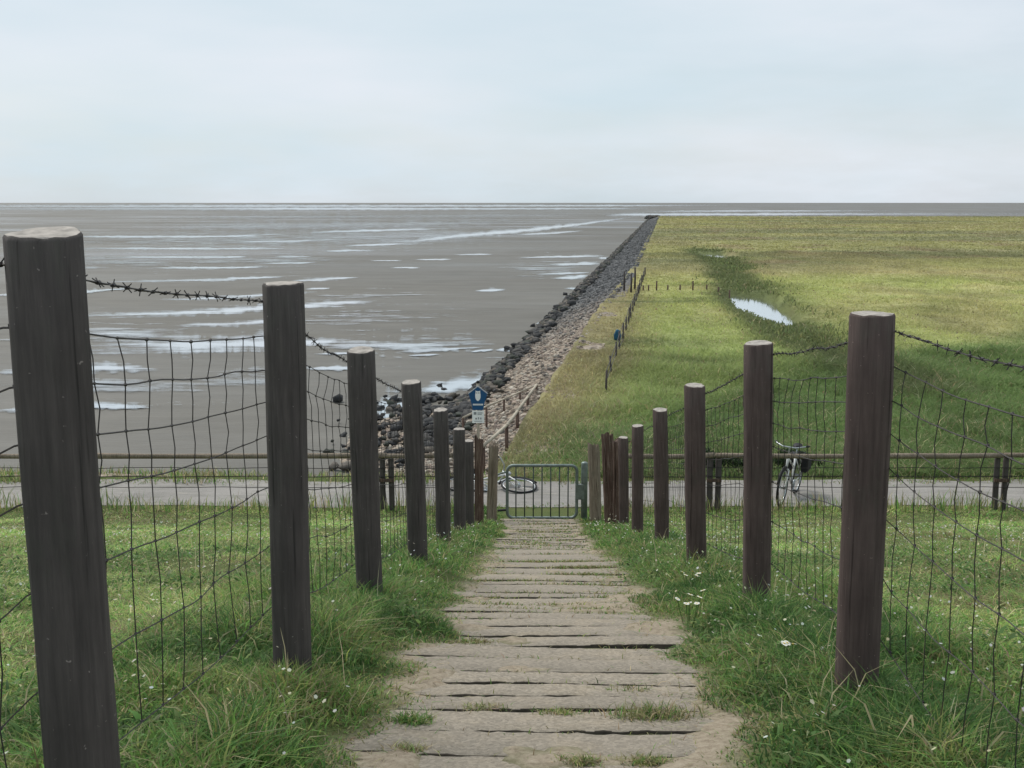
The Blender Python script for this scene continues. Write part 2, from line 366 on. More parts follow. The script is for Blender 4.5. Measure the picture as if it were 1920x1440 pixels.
def dike_z(x, y):
    d = path_edge(x, y)
    b = np.where(np.asarray(x) > 0.5, 0.085, 0.115) * sstep(-0.02, 0.38, d) * sstep(-1, 0.5, y + 0) * (1 - sstep(16.5, 18.6, y))
    xo = np.abs(np.asarray(x) - cx(y)); drift = fbm(np.asarray(x) * 3.1, np.asarray(y) * 4.5, 19, 3)
    fall = (0.010 + 0.020 * sstep(0.40, 0.62, xo + 0.5 * (drift - 0.5)) + 0.016 * sstep(0.60, 0.76, drift)) * (1 - sstep(0.0, 0.25, d)) * (1 - sstep(18.2, 18.6, y))
    n = (fbm(np.asarray(x) * 1.7, np.asarray(y) * 1.7, 9, 3) - 0.5) * 0.09 * sstep(0, 0.5, d) * (1 - sstep(18.0, 19.3, y))
    return zp(y) + b + n + fall
DIR = 0.1322                               # the shore runs off slightly to the right
S_TOP, S_TOE = -3.45, -6.95
MARSH_Z, MUD_Z = -5.5, -7.0
def stop(y): return np.interp(y, [0, 56, 100, 480], [0.05, 0.05, 0.85, 0.75])   # the turf edge draws back further along

# ------------------------------------------------------------------ dike, road
def grid_mesh(name, X, Y, Z, col=None, smooth=True):
    ny, nx = X.shape; idx = np.arange(ny * nx).reshape(ny, nx)
    q = np.stack([idx[:-1, :-1], idx[:-1, 1:], idx[1:, 1:], idx[1:, :-1]], -1).reshape(-1, 4)
    return np_mesh(name, np.stack([X, Y, Z], -1).reshape(-1, 3), quads=q, col=None if col is None else col.reshape(-1, 3), smooth=smooth)
xs = np.unique(np.round(np.concatenate([np.arange(-1.6, 2.2, 0.05), -1.6 - np.cumsum(np.geomspace(0.07, 6, 36)), 2.2 + np.cumsum(np.geomspace(0.07, 6, 36))]), 4))
ys = np.concatenate([np.arange(-4, 0, 0.25), np.arange(0, 20, 0.05), np.array([20, 20.5, 21, 21.6, 22.0, 22.3])])
X, Y = np.meshgrid(xs, ys); Z = dike_z(X, Y)
Z = np.where(Y > 19.7, zp(Y), Z)
sm = 1 - sstep(-0.05, 0.14, path_edge(X, Y)); sm = sm * (1 - sstep(18.45, 18.7, Y))
_dr = fbm(X * 3.1, Y * 4.5, 19, 3); sm = sm * np.clip(0.25 + sstep(0.36, 0.52, np.abs(X - cx(Y)) + 0.42 * (_dr - 0.5)) + sstep(0.66, 0.78, _dr), 0, 1)
dike = link('dike', grid_mesh('dike', X, Y, Z, np.repeat(sm[..., None], 3, -1)), MAT['dike']); tag(dike, 'grassy sea dike sloping down to the road', None, kind='structure')

xr = np.linspace(-70, 70, 141); yr = np.linspace(19.9, 21.95, 7); X, Y = np.meshgrid(xr, yr)
Yj = Y + np.where(Y < 20, 0.22, np.where(Y > 21.9, 0.28, 0)) * (fbm(X * 0.9, Y * 0 + 2, 4, 3) - 0.5) * 2
road = link('road', grid_mesh('road', X, Yj, np.maximum(zp(Yj), -5.42) + 0.022 - 0.012 * np.abs(Yj - 20.9)), MAT['asphalt']); tag(road, 'grey asphalt service road along the dike foot', kind='structure')

# the stepped path: a sheet of sand is part of the dike; every slab is a piece of its own
path = tag(empty('path', (0, 0, 0)), 'stepped path of concrete slabs running down to the gate', kind='structure')
def slab_mesh(i, wid, dep, th):
    r = np.random.default_rng(100 + i); nx = 44
    u = np.linspace(-wid / 2, wid / 2, nx)
    jag = lambda a: (r.random(nx) - 0.5) * a * 0.55 + a * 1.6 * (fbm(u * 9 + i * 3.7, u * 0 + r.uniform(0, 50), 7, 3) - 0.5) + 0.009 * np.sin(u * r.uniform(2, 5) + r.uniform(0, 6))
    f = -dep / 2 + jag(0.014); b = dep / 2 + jag(0.018)
    f[0] += 0.02 * r.random(); f[-1] += 0.03 * r.random(); b[0] -= 0.03 * r.random(); b[-1] -= 0.03 * r.random()
    bv = 0.0035
    rows = [(f, -th), (f, -bv), (f + bv, 0 * f), (b - bv, 0 * b), (b, -bv), (b, -th)]
    V = []
    for (yy, zz) in rows:
        zz = np.zeros(nx) + zz
        for k in range(nx): V.append((u[k], yy[k], zz[k] + 0.004 * math.sin(u[k] * 4 + i) + (0.0018 * float(r.uniform(-1, 1)) if -bv < zz[k] else 0)))
    Q = []
    for a in range(5):
        for k in range(nx - 1): Q.append((a * nx + k, a * nx + k + 1, (a + 1) * nx + k + 1, (a + 1) * nx + k))
    me = np_mesh('slab', V, quads=Q); 
    bm = bmesh.new(); bm.from_mesh(me)
    bm.verts.ensure_lookup_table()
    for e in (0, nx - 1): 
        try: bm.faces.new([bm.verts[a * nx + e] for a in range(6)])
        except Exception: pass
    bmesh.ops.recalc_face_normals(bm, faces=bm.faces); bm.to_mesh(me); bm.free(); me.materials.append(MAT['concrete']); me.materials.append(MAT['slab_side'])
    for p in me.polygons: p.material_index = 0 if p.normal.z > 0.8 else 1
    return me
JOINTS = []
def path_y(v, lift=0.03):
    a, b, c = ray(960, v); q = np.arange(1.2, 19, 0.005); return float(q[np.argmin(np.abs(zp(q) + lift - c / b * q))])
edges = [1.35, 1.65, 1.95, 2.26, 2.55, 2.84] + [e for e in sorted(path_y(v) for v in (1415, 1368, 1327, 1302, 1280, 1257, 1232, 1209, 1190, 1173, 1159, 1147, 1140, 1132, 1119, 1111, 1095, 1088, 1076, 1063, 1052, 1039, 1030)) if e > 2.95]
while edges[-1] < 18.3: edges.append(edges[-1] + random.choice([0.22, 0.25, 0.28, 0.33]))
edges[-1] = 18.4
for i, (y, y_next) in enumerate(zip(edges, edges[1:])):
    d = y_next - y
    gap = random.choice([0.005, 0.009, 0.012, 0.016]) if y < 6.5 else random.choice([0.010, 0.016, 0.022, 0.028])
    yc = y + d / 2; sl = float(slope(yc))
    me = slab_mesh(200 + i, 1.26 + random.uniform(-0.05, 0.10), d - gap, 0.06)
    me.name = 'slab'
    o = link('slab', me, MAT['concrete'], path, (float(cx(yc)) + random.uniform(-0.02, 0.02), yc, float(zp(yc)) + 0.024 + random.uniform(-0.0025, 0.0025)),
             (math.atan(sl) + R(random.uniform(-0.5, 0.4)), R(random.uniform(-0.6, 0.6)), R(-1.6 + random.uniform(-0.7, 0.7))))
    JOINTS.append(y + d)

# ------------------------------------------------------------------ mudflat, revetment, marsh
yb = np.concatenate([np.linspace(23, 60, 20), np.geomspace(65, 60000, 40)]); xb = np.concatenate([-np.geomspace(60000, 20, 30), np.linspace(-15, 15, 11), np.geomspace(20, 60000, 30)])
X, Y = np.meshgrid(xb, yb)
mud = link('mudflat', grid_mesh('mudflat', X, Y, X * 0 + MUD_Z), MAT['mud']); tag(mud, 'wide grey tidal mudflat reaching the horizon', kind='structure')

Y_END = 476.0
def shore_z(x, y):
    s = x - DIR * y
    wob = 0.5 * (fbm(y * 0.12, s * 0 + 1, 21, 3) - 0.5)
    rev = np.interp(s + wob * 0.4 - stop(y) * sstep(S_TOE, S_TOP, s), [S_TOE - 0.5, S_TOE + 0.35, S_TOP - 0.4, S_TOP + 0.3], [MUD_Z - 0.25, MUD_Z + 0.28, MARSH_Z - 0.12, MARSH_Z])
    rev = np.where(y > Y_END - 12, np.minimum(rev, np.interp(y, [Y_END - 12, Y_END + 4, Y_END + 10], [MARSH_Z, MUD_Z + 0.8, MUD_Z - 0.4])), rev)
    sh = np.interp(y + 0.7 * (fbm(x * 0.3, y * 0, 5, 3) - 0.5), [22.0, 22.6, 27.2, 28.2], [-5.43, -5.47, MUD_Z, MUD_Z - 0.3])
    blob = MUD_Z - 0.3 + 0.85 * np.exp(-(((x + 2.6) / 2.2) ** 2 + ((y - 33) / 5.5) ** 2))     # rubble spur in the corner
    return np.maximum(np.maximum(rev, sh), blob) + (fbm(x * 1.1, y * 1.1, 8, 3) - 0.5) * 0.14
yA = np.concatenate([np.arange(22.2, 50, 0.25), np.geomspace(50.5, 160, 120), np.geomspace(162, 490, 90)])
sA = np.concatenate([np.linspace(-80, -16, 30), np.arange(-15.5, S_TOP + 1.4, 0.25)])
Sg, Y = np.meshgrid(sA, yA); X = Sg + DIR * Y; Z = shore_z(X, Y)
Z = np.where((Y > 50) & (Sg < -9), MUD_Z - 0.5, Z)
dk = sstep(46, 78, Y + 10 * (fbm(X * 0.4, Y * 0.4, 33, 3) - 0.5) - 3.0 * (Sg - S_TOP) - 3); 
rev = link('stone_revetment', grid_mesh('stone_revetment', X, Y, Z, np.repeat(dk[..., None], 3, -1)), MAT['shingle'])
tag(rev, 'sloping stone revetment between marsh and mudflat', kind='structure')

creek_pts = [on_z(u, v, MARSH_Z) for u, v in ((1318, 466), (1338, 479), (1362, 492), (1372, 510), (1378, 530), (1392, 552), (1418, 578), (1455, 606), (1500, 636), (1580, 676), (1720, 735))]
creek_w = [2.2, 1.8, 1.5, 1.3, 1.2, 1.5, 1.25, 0.8, 0.7, 0.7, 0.7]
POOLS = [(on_z(1412, 568, MARSH_Z - 0.45), 1.35, 4.8), (on_z(1432, 585, MARSH_Z - 0.45), 1.2, 4.5), (on_z(1462, 602, MARSH_Z - 0.45), 0.75, 3.6), (on_z(1347, 482, MARSH_Z - 0.45), 1.7, 7.0)]
def pool_d(x, y):
    q = np.full(np.shape(x), 9.0)
    for p, a, b in POOLS: q = np.minimum(q, np.hypot((x - p.x - 0.09 * (y - p.y) * 0) / a, (y - p.y) / b))
    return q + 0.35 * (fbm(x * 0.8, y * 0.5, 46, 3) - 0.5)
def creek_d(x, y):
    best = np.full(np.shape(x), 1e9); bw = np.ones(np.shape(x))
    for k in range(len(creek_pts) - 1):
        a, b = creek_pts[k], creek_pts[k + 1]; dx, dy = b.x - a.x, b.y - a.y
        t = np.clip(((x - a.x) * dx + (y - a.y) * dy) / (dx * dx + dy * dy), 0, 1)
        d = np.hypot(x - a.x - t * dx, y - a.y - t * dy); ww = creek_w[k] * (1 - t) + creek_w[k + 1] * t
        u = d < best; best = np.where(u, d, best); bw = np.where(u, ww, bw)
    return best + (fbm(x * 0.5, y * 0.5, 41, 3) - 0.5) * 1.0, bw
def marsh_z(x, y):
    d, ww = creek_d(x, y)
    z = MARSH_Z + (fbm(x * 0.22, y * 0.16, 51, 3) - 0.5) * 0.22 * sstep(23, 30, y)
    z = z - 0.22 * (1 - sstep(ww * 0.6, ww * 1.3 + 0.35, d)) - 0.5 * (1 - sstep(0.85, 1.25, pool_d(x, y)))
    z = z + (-5.42 - MARSH_Z) * (1 - sstep(22.2, 24, y)) * 0.5
    return np.where(y > Y_END - 6, np.minimum(z, np.interp(y, [Y_END - 6, Y_END + 3, Y_END + 6], [MARSH_Z, MUD_Z + 0.5, MUD_Z - 0.3])), z)
def lerp3(a, b, t): return np.asarray(a) * (1 - t[..., None]) + np.asarray(b) * t[..., None]
def marsh_col(x, y):
    s = x - DIR * y
    n1 = fbm(x * 0.05 + 3, y * 0.028, 61, 4); n2 = fbm(x * 0.25, y * 0.12, 62, 3); n3 = fbm(x * 0.02, y * 0.05, 63, 3); n4 = fbm(x * 0.09, y * 0.05, 64, 4)
    green = (0.235, 0.290, 0.105); lime = (0.315, 0.335, 0.125); straw = (0.39, 0.335, 0.18); olive = (0.205, 0.205, 0.105); brown = (0.24, 0.19, 0.115); dark = (0.095, 0.115, 0.05)
    c = lerp3(green, lime, sstep(0.35, 0.65, n1))
    c = c * (1 - sstep(28, 70, y))[..., None] + lerp3(lime, straw, sstep(0.45, 0.75, n2) * 0.5) * sstep(28, 70, y)[..., None]
    far = sstep(84, 108, y + 16 * (n1 - 0.5))
    fc = lerp3(olive, (0.275, 0.265, 0.115), sstep(0.42, 0.62, n3)); fc = fc + (lerp3(fc, brown, sstep(0.55, 0.75, n2)) - fc) * 0.6
    c = c * (1 - far)[..., None] + fc * far[..., None]
    pt = sstep(0.52, 0.70, n4) * 0.45; c = c * (1 - pt)[..., None] + np.asarray((0.26, 0.225, 0.115)) * pt[..., None]
    band = np.exp(-((y - 92 - 10 * (n1 - 0.5)) / 9) ** 2); c = c * (1 - 0.5 * band)[..., None] + np.asarray(straw) * (0.5 * band)[..., None]
    edge = (1 - sstep(-2.8, 0.2, s + 1.8 * (n2 - 0.5))) * (1 - sstep(60, 110, y)) * 0.75
    c = c * (1 - edge)[..., None] + np.asarray((0.28, 0.225, 0.13)) * edge[..., None]
    vg = (1 - sstep(23.5, 30, y + 5 * (n2 - 0.5) - 1.2 * (s + 3.4))) * (0.85 - 0.5 * (1 - sstep(-3.4, -2.2, s))); c = c * (1 - vg)[..., None] + np.asarray((0.105, 0.165, 0.058)) * vg[..., None]
    d, ww = creek_d(x, y); cd = (1 - sstep(ww * 0.7, ww * 0.7 + 1.6, d + 1.2 * (n2 - 0.5))) * 0.9
    c = c * (1 - cd)[..., None] + np.asarray(dark) * cd[..., None]
    n5 = fbm(x * 0.45, y * 0.22, 66, 4); c = c * (1 + 0.6 * (n5 - 0.5) * (1 - 0.4 * sstep(80, 200, y)))[..., None]
    for (u, v, a, b) in ((1418, 536, 1.8, 6.0), (1444, 560, 1.7, 4.5), (1470, 585, 1.5, 3.6), (1495, 606, 1.4, 3.2), (1378, 520, 1.5, 7), (1360, 496, 2.2, 8), (1195, 643, 2.1, 1.2), (1315, 682, 2.4, 0.8), (1240, 566, 4.5, 0.9), (1345, 560, 3.5, 0.8)):
        p = on_z(u, v, MARSH_Z); q = np.exp(-(((x - p.x) / a) ** 2 + ((y - p.y) / b) ** 2)) * 0.7
        c = c * (1 - q)[..., None] + np.asarray((0.12, 0.145, 0.062)) * q[..., None]
    return c
yM = np.concatenate([np.arange(22.2, 40, 0.4), np.arange(40, 100, 0.5), np.geomspace(100.6, 492, 130)])
sM = np.concatenate([np.arange(S_TOP - 0.05, 22, 0.4), 22 + np.cumsum(np.geomspace(0.45, 18, 44))])
Sg, Y = np.meshgrid(sM, yM); X = Sg + DIR * Y + stop(Y) + 0.25 * (fbm(Y * 0.6, Sg * 0, 44, 3) - 0.5) * np.exp(-(Sg - S_TOP) / 2)
marsh = link('marsh', grid_mesh('marsh', X, Y, marsh_z(X, Y), marsh_col(X, Y)), MAT['marsh']); tag(marsh, 'flat yellow-green salt marsh beside the revetment', kind='structure')

# creek water lies in the deeper hollows of the channel
for (p, a, b) in POOLS:
    th = np.linspace(0, 2 * np.pi, 40, endpoint=False); V = [(p.x + 1.5 * a * math.cos(t), p.y + 1.4 * b * math.sin(t), MARSH_Z - 0.44 + 0.003 * POOLS.index((p, a, b))) for t in th]
    me = bpy.data.meshes.new('creek_water'); me.from_pydata(V, [], [list(range(40))])
    tag(link('creek_water', me, MAT['creek']), 'still water standing in the marsh creek', kind='structure')

# pools and runnels left by the tide on the mud
_pool_n = 0
def pool(pts, rag=0.35, peak=0.80):
    """pts: (u, v, thickness) along the pool, laid on the mud plane; edges ragged"""
    global _pool_n
    _pool_n += 1; r = np.random.default_rng(700 + _pool_n)
    P = np.array(pts, dtype=float); n = max(24, int(abs(P[-1, 0] - P[0, 0]) / 4)); t = np.linspace(0, len(P) - 1, n)
    u = np.interp(t, np.arange(len(P)), P[:, 0]); v = np.interp(t, np.arange(len(P)), P[:, 1]); th = np.interp(t, np.arange(len(P)), P[:, 2]) / 2
    q = np.linspace(0, 1, n); th = th * np.clip(np.minimum(q, 1 - q) * 9, 0.03, 1)
    up = th * (1 + rag * 2 * (fbm(u * 0.09, v * 0 + _pool_n, 5, 3) - 0.5) * 1.6); lo = th * (1 + rag * 2 * (fbm(u * 0.11, v * 0 + _pool_n + 9, 6, 3) - 0.5) * 1.6)
    V = []; Q = []; K = []
    z = MUD_Z + 0.012 + 0.0006 * _pool_n
    for k in range(n):
        e = min(1.0, 3.5 * min(q[k], 1 - q[k])) ** 0.7
        for a, kk in ((-2.3, 0.0), (-0.75, 0.65 * peak), (0.0, peak), (0.75, 0.65 * peak), (2.3, 0.0)):
            off = a * (max(up[k], 0.25) if a < 0 else max(lo[k], 0.25)); V.append(on_z(u[k], max(v[k] + off, 380.9), z)); K.append((kk * e,) * 3)
        if k:
            for c in range(4): Q.append((5 * k - 5 + c, 5 * k - 4 + c, 5 * k + 1 + c, 5 * k + c))
    me = np_mesh('tide_pool', V, quads=Q, col=np.array(K))
    tag(link('tide_pool', me, MAT['water']), 'shallow tide pool lying on the mudflat', kind='structure')
for p in [
    [(60, 652, 20), (300, 648, 30), (430, 645, 22), (560, 641, 18), (640, 637, 7), (690, 634, 3)],
    [(30, 596, 8), (300, 588, 9), (430, 582, 10), (560, 573, 9), (660, 566, 7), (750, 561, 3)],
    [(250, 566, 3), (430, 557, 5), (540, 551, 4), (600, 547, 2)], [(570, 542, 2), (600, 541, 2.5), (622, 540, 1.5)],
    [(300, 611, 4), (430, 607, 7), (500, 603, 6), (560, 600, 2)],
    [(150, 530, 3), (420, 524, 4), (480, 521, 4), (570, 516, 2)], [(540, 527, 5), (620, 523, 4), (682, 519, 3)],
    [(200, 502, 2), (430, 502, 3), (505, 500, 2)], [(470, 494, 2), (560, 493, 2.5), (600, 492, 1)], [(120, 482, 2), (430, 482, 3), (470, 481, 1)], [(510, 482, 1.5), (592, 481, 2)],
    [(100, 466, 2.5), (430, 466, 3), (545, 466, 2)], [(0, 443, 3), (300, 444, 3), (430, 443, 3), (560, 438, 2)], [(430, 453, 2), (520, 453, 2), (640, 449, 2)],
    [(600, 471, 2), (650, 470, 3), (710, 470, 1)], [(690, 489, 1.5), (760, 488, 2)], [(770, 487, 2), (820, 486.5, 2.5), (850, 486, 1)], [(725, 502, 1.5), (790, 502, 2)],
    [(885, 546, 2), (920, 544, 5), (955, 542, 2)], [(850, 478, 2), (930, 476.5, 2.5)], [(640, 461, 2), (700, 459, 3), (790, 456, 2)],
    [(660, 458, 2), (780, 452, 7), (860, 442, 6), (960, 434, 7), (1060, 424, 5), (1150, 412, 3), (1205, 403.5, 2)],
    [(560, 436, 2), (700, 432, 4), (860, 428, 2)], [(950, 441, 2), (1040, 437, 3), (1100, 432, 1.5)],
    [(955, 484, 2), (1050, 481, 3), (1152, 479, 3)], [(1015, 496, 2), (1080, 495, 4), (1136, 493, 4)], [(985, 515, 2), (1060, 513, 3), (1120, 510, 3)], [(1035, 521, 3), (1075, 520, 5), (1108, 517, 6)],
    [(1120, 484, 3), (1150, 484, 3)], [(1055, 541, 2), (1090, 540, 4), (1094, 538, 4)], [(1052, 557, 3), (1075, 556, 9), (1092, 553, 8)], [(1040, 576, 3), (1060, 576, 9), (1074, 572, 8)], [(1002, 608, 4), (1022, 606, 9), (1046, 602, 8)], [(925, 657, 3), (955, 654, 8), (985, 649, 8)], [(880, 660, 2), (930, 654, 4)],
    [(590, 652, 2), (700, 648, 5), (790, 646, 4), (850, 640, 3)], [(720, 661, 3), (790, 658, 6), (860, 653, 3), (940, 649, 3)], [(570, 664, 2), (660, 662, 4), (720, 663, 3)], [(760, 667, 2), (830, 664, 3)],
    [(770, 735, 8), (830, 726, 22), (890, 716, 20), (930, 705, 6)], [(690, 800, 20), (730, 772, 60), (775, 745, 22)], [(570, 692, 2), (630, 690, 6), (680, 692, 2)],
    [(-40, 700, 6), (180, 690, 14), (330, 692, 5)], [(-60, 556, 5), (140, 548, 5), (260, 540, 2)], [(-20, 770, 6), (160, 760, 10), (300, 765, 3)],
    [(-900, 386.5, 3), (300, 386.5, 3.4), (900, 386, 2.6), (1180, 385.6, 2), (1420, 384.6, 1)],
    [(-900, 391.5, 5), (430, 391.5, 5), (690, 391.4, 4.4), (900, 391.5, 2.6), (1160, 391.2, 2), (1240, 391, 1)],
    [(1120, 404.5, 3), (1170, 402.5, 4), (1260, 402, 4), (1500, 401.5, 3), (2100, 401.2, 3)],
    [(1200, 396.5, 1), (1350, 395.6, 2), (1700, 395.4, 1)],
]: pool(p)
for p, k in [                                              # broad wet sheens, broken up by the mud
    ([(520, 655, 14), (640, 650, 26), (760, 648, 34), (880, 640, 22), (960, 640, 8)], 0.46), ([(420, 610, 10), (620, 600, 26), (820, 590, 22), (1000, 575, 8)], 0.30),
    ([(-100, 455, 20), (300, 452, 34), (620, 447, 40), (850, 440, 30), (1050, 428, 14)], 0.36), ([(200, 425, 8), (500, 424, 14), (800, 420, 16), (1100, 412, 8)], 0.40),
    ([(100, 408, 5), (500, 407, 8), (900, 405, 8), (1180, 400, 4)], 0.36), ([(-200, 490, 12), (200, 492, 24), (520, 488, 20), (700, 486, 6)], 0.32),
    ([(900, 505, 6), (1030, 502, 26), (1110, 498, 22)], 0.34), ([(860, 700, 10), (920, 690, 20), (960, 670, 14)], 0.30), ([(560, 560, 8), (700, 555, 14), (850, 548, 6)], 0.30),
    ([(-100, 640, 20), (150, 625, 40), (420, 620, 30)], 0.36), ([(-100, 730, 20), (200, 725, 50), (500, 715, 40), (640, 705, 10)], 0.30),
]: pool(p, 0.5, k)

# ------------------------------------------------------------------ stones of the revetment
def rock_mesh(i, flat=0.7):
    r = random.Random(500 + i); bm = bmesh.new()
    for k in range(13):
        v = Vector((r.gauss(0, 1), r.gauss(0, 1), r.gauss(0, 1))).normalized() * r.uniform(0.42, 0.56)
        bm.verts.new((v.x * r.uniform(0.9, 1.2), v.y * r.uniform(0.8, 1.1), v.z * flat))
    res = bmesh.ops.convex_hull(bm, input=bm.verts)
    junk = [g for g in res['geom_interior'] if isinstance(g, bmesh.types.BMVert)]
    if junk: bmesh.ops.delete(bm, geom=list(set(junk)), context='VERTS')
    bmesh.ops.triangulate(bm, faces=bm.faces)
    me = bm_mesh('stone', bm); return me
rock_geo = []
for i in range(12):
    me = rock_mesh(i); v = np.empty(len(me.vertices) * 3, dtype=np.float32); me.vertices.foreach_get('co', v)
    t = np.array([list(p.vertices) for p in me.polygons], dtype=np.int32); rock_geo.append((v.reshape(-1, 3), t)); bpy.data.meshes.remove(me)
tones = [(0.045, 0.046, 0.047), (0.070, 0.067, 0.063), (0.032, 0.033, 0.034), (0.125, 0.11, 0.092), (0.050, 0.056, 0.045)]
rock_shared = [[np_mesh('stone', g[0], tris=g[1], col=np.tile(np.array(tn), (len(g[0]), 1))) for g in rock_geo] for tn in tones]
for row in rock_shared:
    for me in row: me.materials.append(MAT['rock'])
def rock_stuff(name, P, S, C, mat):
    V = []; T = []; CC = []; off = 0
    for p, s, c in zip(P, S, C):
        g = rock_geo[random.randrange(12)]; a = random.uniform(0, 6.28); b = random.uniform(-0.5, 0.5)
        m = np.array(Euler((b, random.uniform(-0.5, 0.5), a)).to_matrix(), dtype=np.float32)
        V.append((g[0] * s) @ m.T + np.asarray(p)); T.append(g[1] + off); off += len(g[0]); CC.append(np.tile(c, (len(g[0]), 1)))
    return link(name, np_mesh(name, np.concatenate(V), tris=np.concatenate(T), col=np.concatenate(CC)), mat, rev)
# big dark stones at the toe, individually
cand = []
for _ in range(420):
    y = 30 + (random.random() ** 1.6) * 75; s = random.triangular(S_TOE - 0.1, S_TOE + 1.35, S_TOE + 0.35)
    cand.append((s + DIR * y, y, random.uniform(0.18, 0.45) if random.random() < 0.6 else random.uniform(0.45, 0.7)))
for _ in range(420):
    x = random.gauss(-2.3, 1.3); y = random.uniform(29, 41); cand.append((x, y, random.uniform(0.14, 0.42) if random.random() < 0.8 else random.uniform(0.42, 0.6)))
cand = [c for c in cand if not (c[0] - DIR * c[1] > S_TOE + 1.7 and c[1] > 26)]
cand.sort(key=lambda c: -c[2] / c[1]); near = cand[:300]; rest = cand[300:]
for (x, y, sz) in near:
    z = max(float(shore_z(np.array(x), np.array(y))), MUD_Z)
    o = link('stone', rock_shared[random.choices(range(5), (4, 3, 3, 1.2, 2))[0]][random.randrange(12)], None, rev, (x, y, z + sz * random.uniform(0.02, 0.2)), (random.uniform(-0.4, 0.4), random.uniform(-0.4, 0.4), random.uniform(0, 6.28)))
    o.scale = (sz, sz * random.uniform(0.7, 1.1), sz * random.uniform(0.6, 0.95))
for (u, v, sz) in ((828, 724, 0.34), (833, 731, 0.3), (951, 655, 0.5), (966, 651, 0.62), (912, 709, 0.4), (936, 688, 0.4), (1000, 612, 0.5), (1060, 553, 0.6), (1044, 577, 0.6)):
    p = on_z(u, v, MUD_Z); o = link('stone', rock_shared[2][random.randrange(12)], None, rev, (p.x, p.y, MUD_Z + 0.1 * sz), (0, 0, random.uniform(0, 6))); o.scale = (sz, sz, sz * 0.8)
P, S, C = [], [], []
for (x, y, sz) in rest: P.append((x, y, max(float(shore_z(np.array(x), np.array(y))), MUD_Z) + 0.1)); S.append(sz); C.append(random.choice(tones))
ya = 36 + (rng.random(2600) ** 1.5) * (Y_END + 2 - 36); sa = rng.triangular(S_TOE - 0.05, S_TOE + 0.3, S_TOE + 1.2, 2600)
za = np.maximum(shore_z(sa + DIR * ya, ya), MUD_Z)
for k in range(2600):
    P.append((sa[k] + DIR * ya[k], ya[k], za[k] + 0.05)); S.append(random.uniform(0.2, 0.5) * (1 + ya[k] / 450)); C.append(random.choice(tones))
for _ in range(260):
    s = random.uniform(S_TOE - 0.6, S_TOP + 1.2); y = Y_END - 4 + random.gauss(0, 5); P.append((s + DIR * y, y, MARSH_Z - 0.3 + random.uniform(-0.3, 0.35))); S.append(random.uniform(0.8, 1.7)); C.append(random.choice(tones))
tag(rock_stuff('toe_rubble', P, S, C, MAT['rock']), kind='stuff')
# cobbles on the upper slope
P, S, C = [], [], []
n = 20000
ya = 24.5 + (rng.random(n) ** 2.2) * 400; sa = rng.uniform(S_TOE + 0.7, S_TOP + 0.35, n); xa = sa + DIR * ya + stop(ya) * sstep(S_TOE, S_TOP, sa)
xa[:2400] = rng.normal(-2.4, 2.0, 2400); ya[:2400] = rng.uniform(23.0, 36, 2400); xa[2400:3400] = rng.uniform(-30, -1, 1000); ya[2400:3400] = rng.uniform(22.8, 27.6, 1000)
za = shore_z(xa, ya); pal = [(0.33, 0.27, 0.21), (0.26, 0.21, 0.165), (0.20, 0.165, 0.135), (0.30, 0.235, 0.195), (0.40, 0.36, 0.30), (0.13, 0.115, 0.10)]
for k in range(n):
    if za[k] < MUD_Z - 0.05: continue
    s = xa[k] - DIR * ya[k]
    if s > S_TOP + 0.45 + stop(ya[k]): continue
    f = float(sstep(46, 78, ya[k] - 3.0 * (s - S_TOP) + random.gauss(0, 5)))
    c = np.array(random.choice(pal)); c = c * (1 - f) + np.array((0.11, 0.112, 0.112)) * random.uniform(0.6, 1.4) * f
    P.append((xa[k], ya[k], za[k])); S.append((random.uniform(0.04, 0.10) if random.random() < 0.75 else random.uniform(0.1, 0.2)) * (1 + ya[k] / 130)); C.append(c)
tag(rock_stuff('cobbles', P, S, C, MAT['rock']), kind='stuff')

# ------------------------------------------------------------------ grass (blades)
def blades(name, px, py, pz, h, wd, bend, col, label, cat, mat='grass', parent=None, az=None, up=1.0):
    n = len(px); a = rng.uniform(0, 2 * np.pi, n) if az is None else az
    fa = rng.uniform(0, 2 * np.pi, n)
    d = np.stack([np.cos(a), np.sin(a)], -1); s = np.stack([np.cos(fa), np.sin(fa)], -1)
    root = np.stack([px, py, pz - 0.01], -1)
    def lev(t, wf, sgn):
        p = root.copy(); p[:, 0] += d[:, 0] * bend * h * t * t + sgn * s[:, 0] * wd * wf / 2; p[:, 1] += d[:, 1] * bend * h * t * t + sgn * s[:, 1] * wd * wf / 2
        p[:, 2] += h * up * (t - 0.42 * np.minimum(bend, 1.4) * t * t); return p
    V = np.stack([lev(0, 1, -1), lev(0, 1, 1), lev(0.55, 0.8, -1), lev(0.55, 0.8, 1), lev(1.0, 0, 0)], 1)
    base = (np.arange(n) * 5)[:, None, None]
    T = (base + np.array([[0, 1, 3], [0, 3, 2], [2, 3, 4]])[None]).reshape(-1, 3)
    c = np.repeat(col, 5, axis=0)
    o = link(name, np_mesh(name, V.reshape(-1, 3), tris=T, col=c), MAT[mat], parent)
    if label: tag(o, label, cat, kind='stuff')
    return o
def pick(n, probs, cols, jit=0.22):
    k = rng.choice(len(cols), n, p=np.array(probs) / sum(probs)); c = np.array(cols)[k]
    return np.clip(c * (1 + jit * rng.standard_normal((n, 1))) * (1 + 0.06 * rng.standard_normal((n, 3))), 0.008, 0.8)
G_GREEN, G_DEEP, G_LIME, G_STRAW, G_TAN, G_OLIVE = (0.165, 0.300, 0.075), (0.095, 0.200, 0.052), (0.285, 0.330, 0.110), (0.46, 0.41, 0.24), (0.32, 0.26, 0.155), (0.215, 0.220, 0.095)

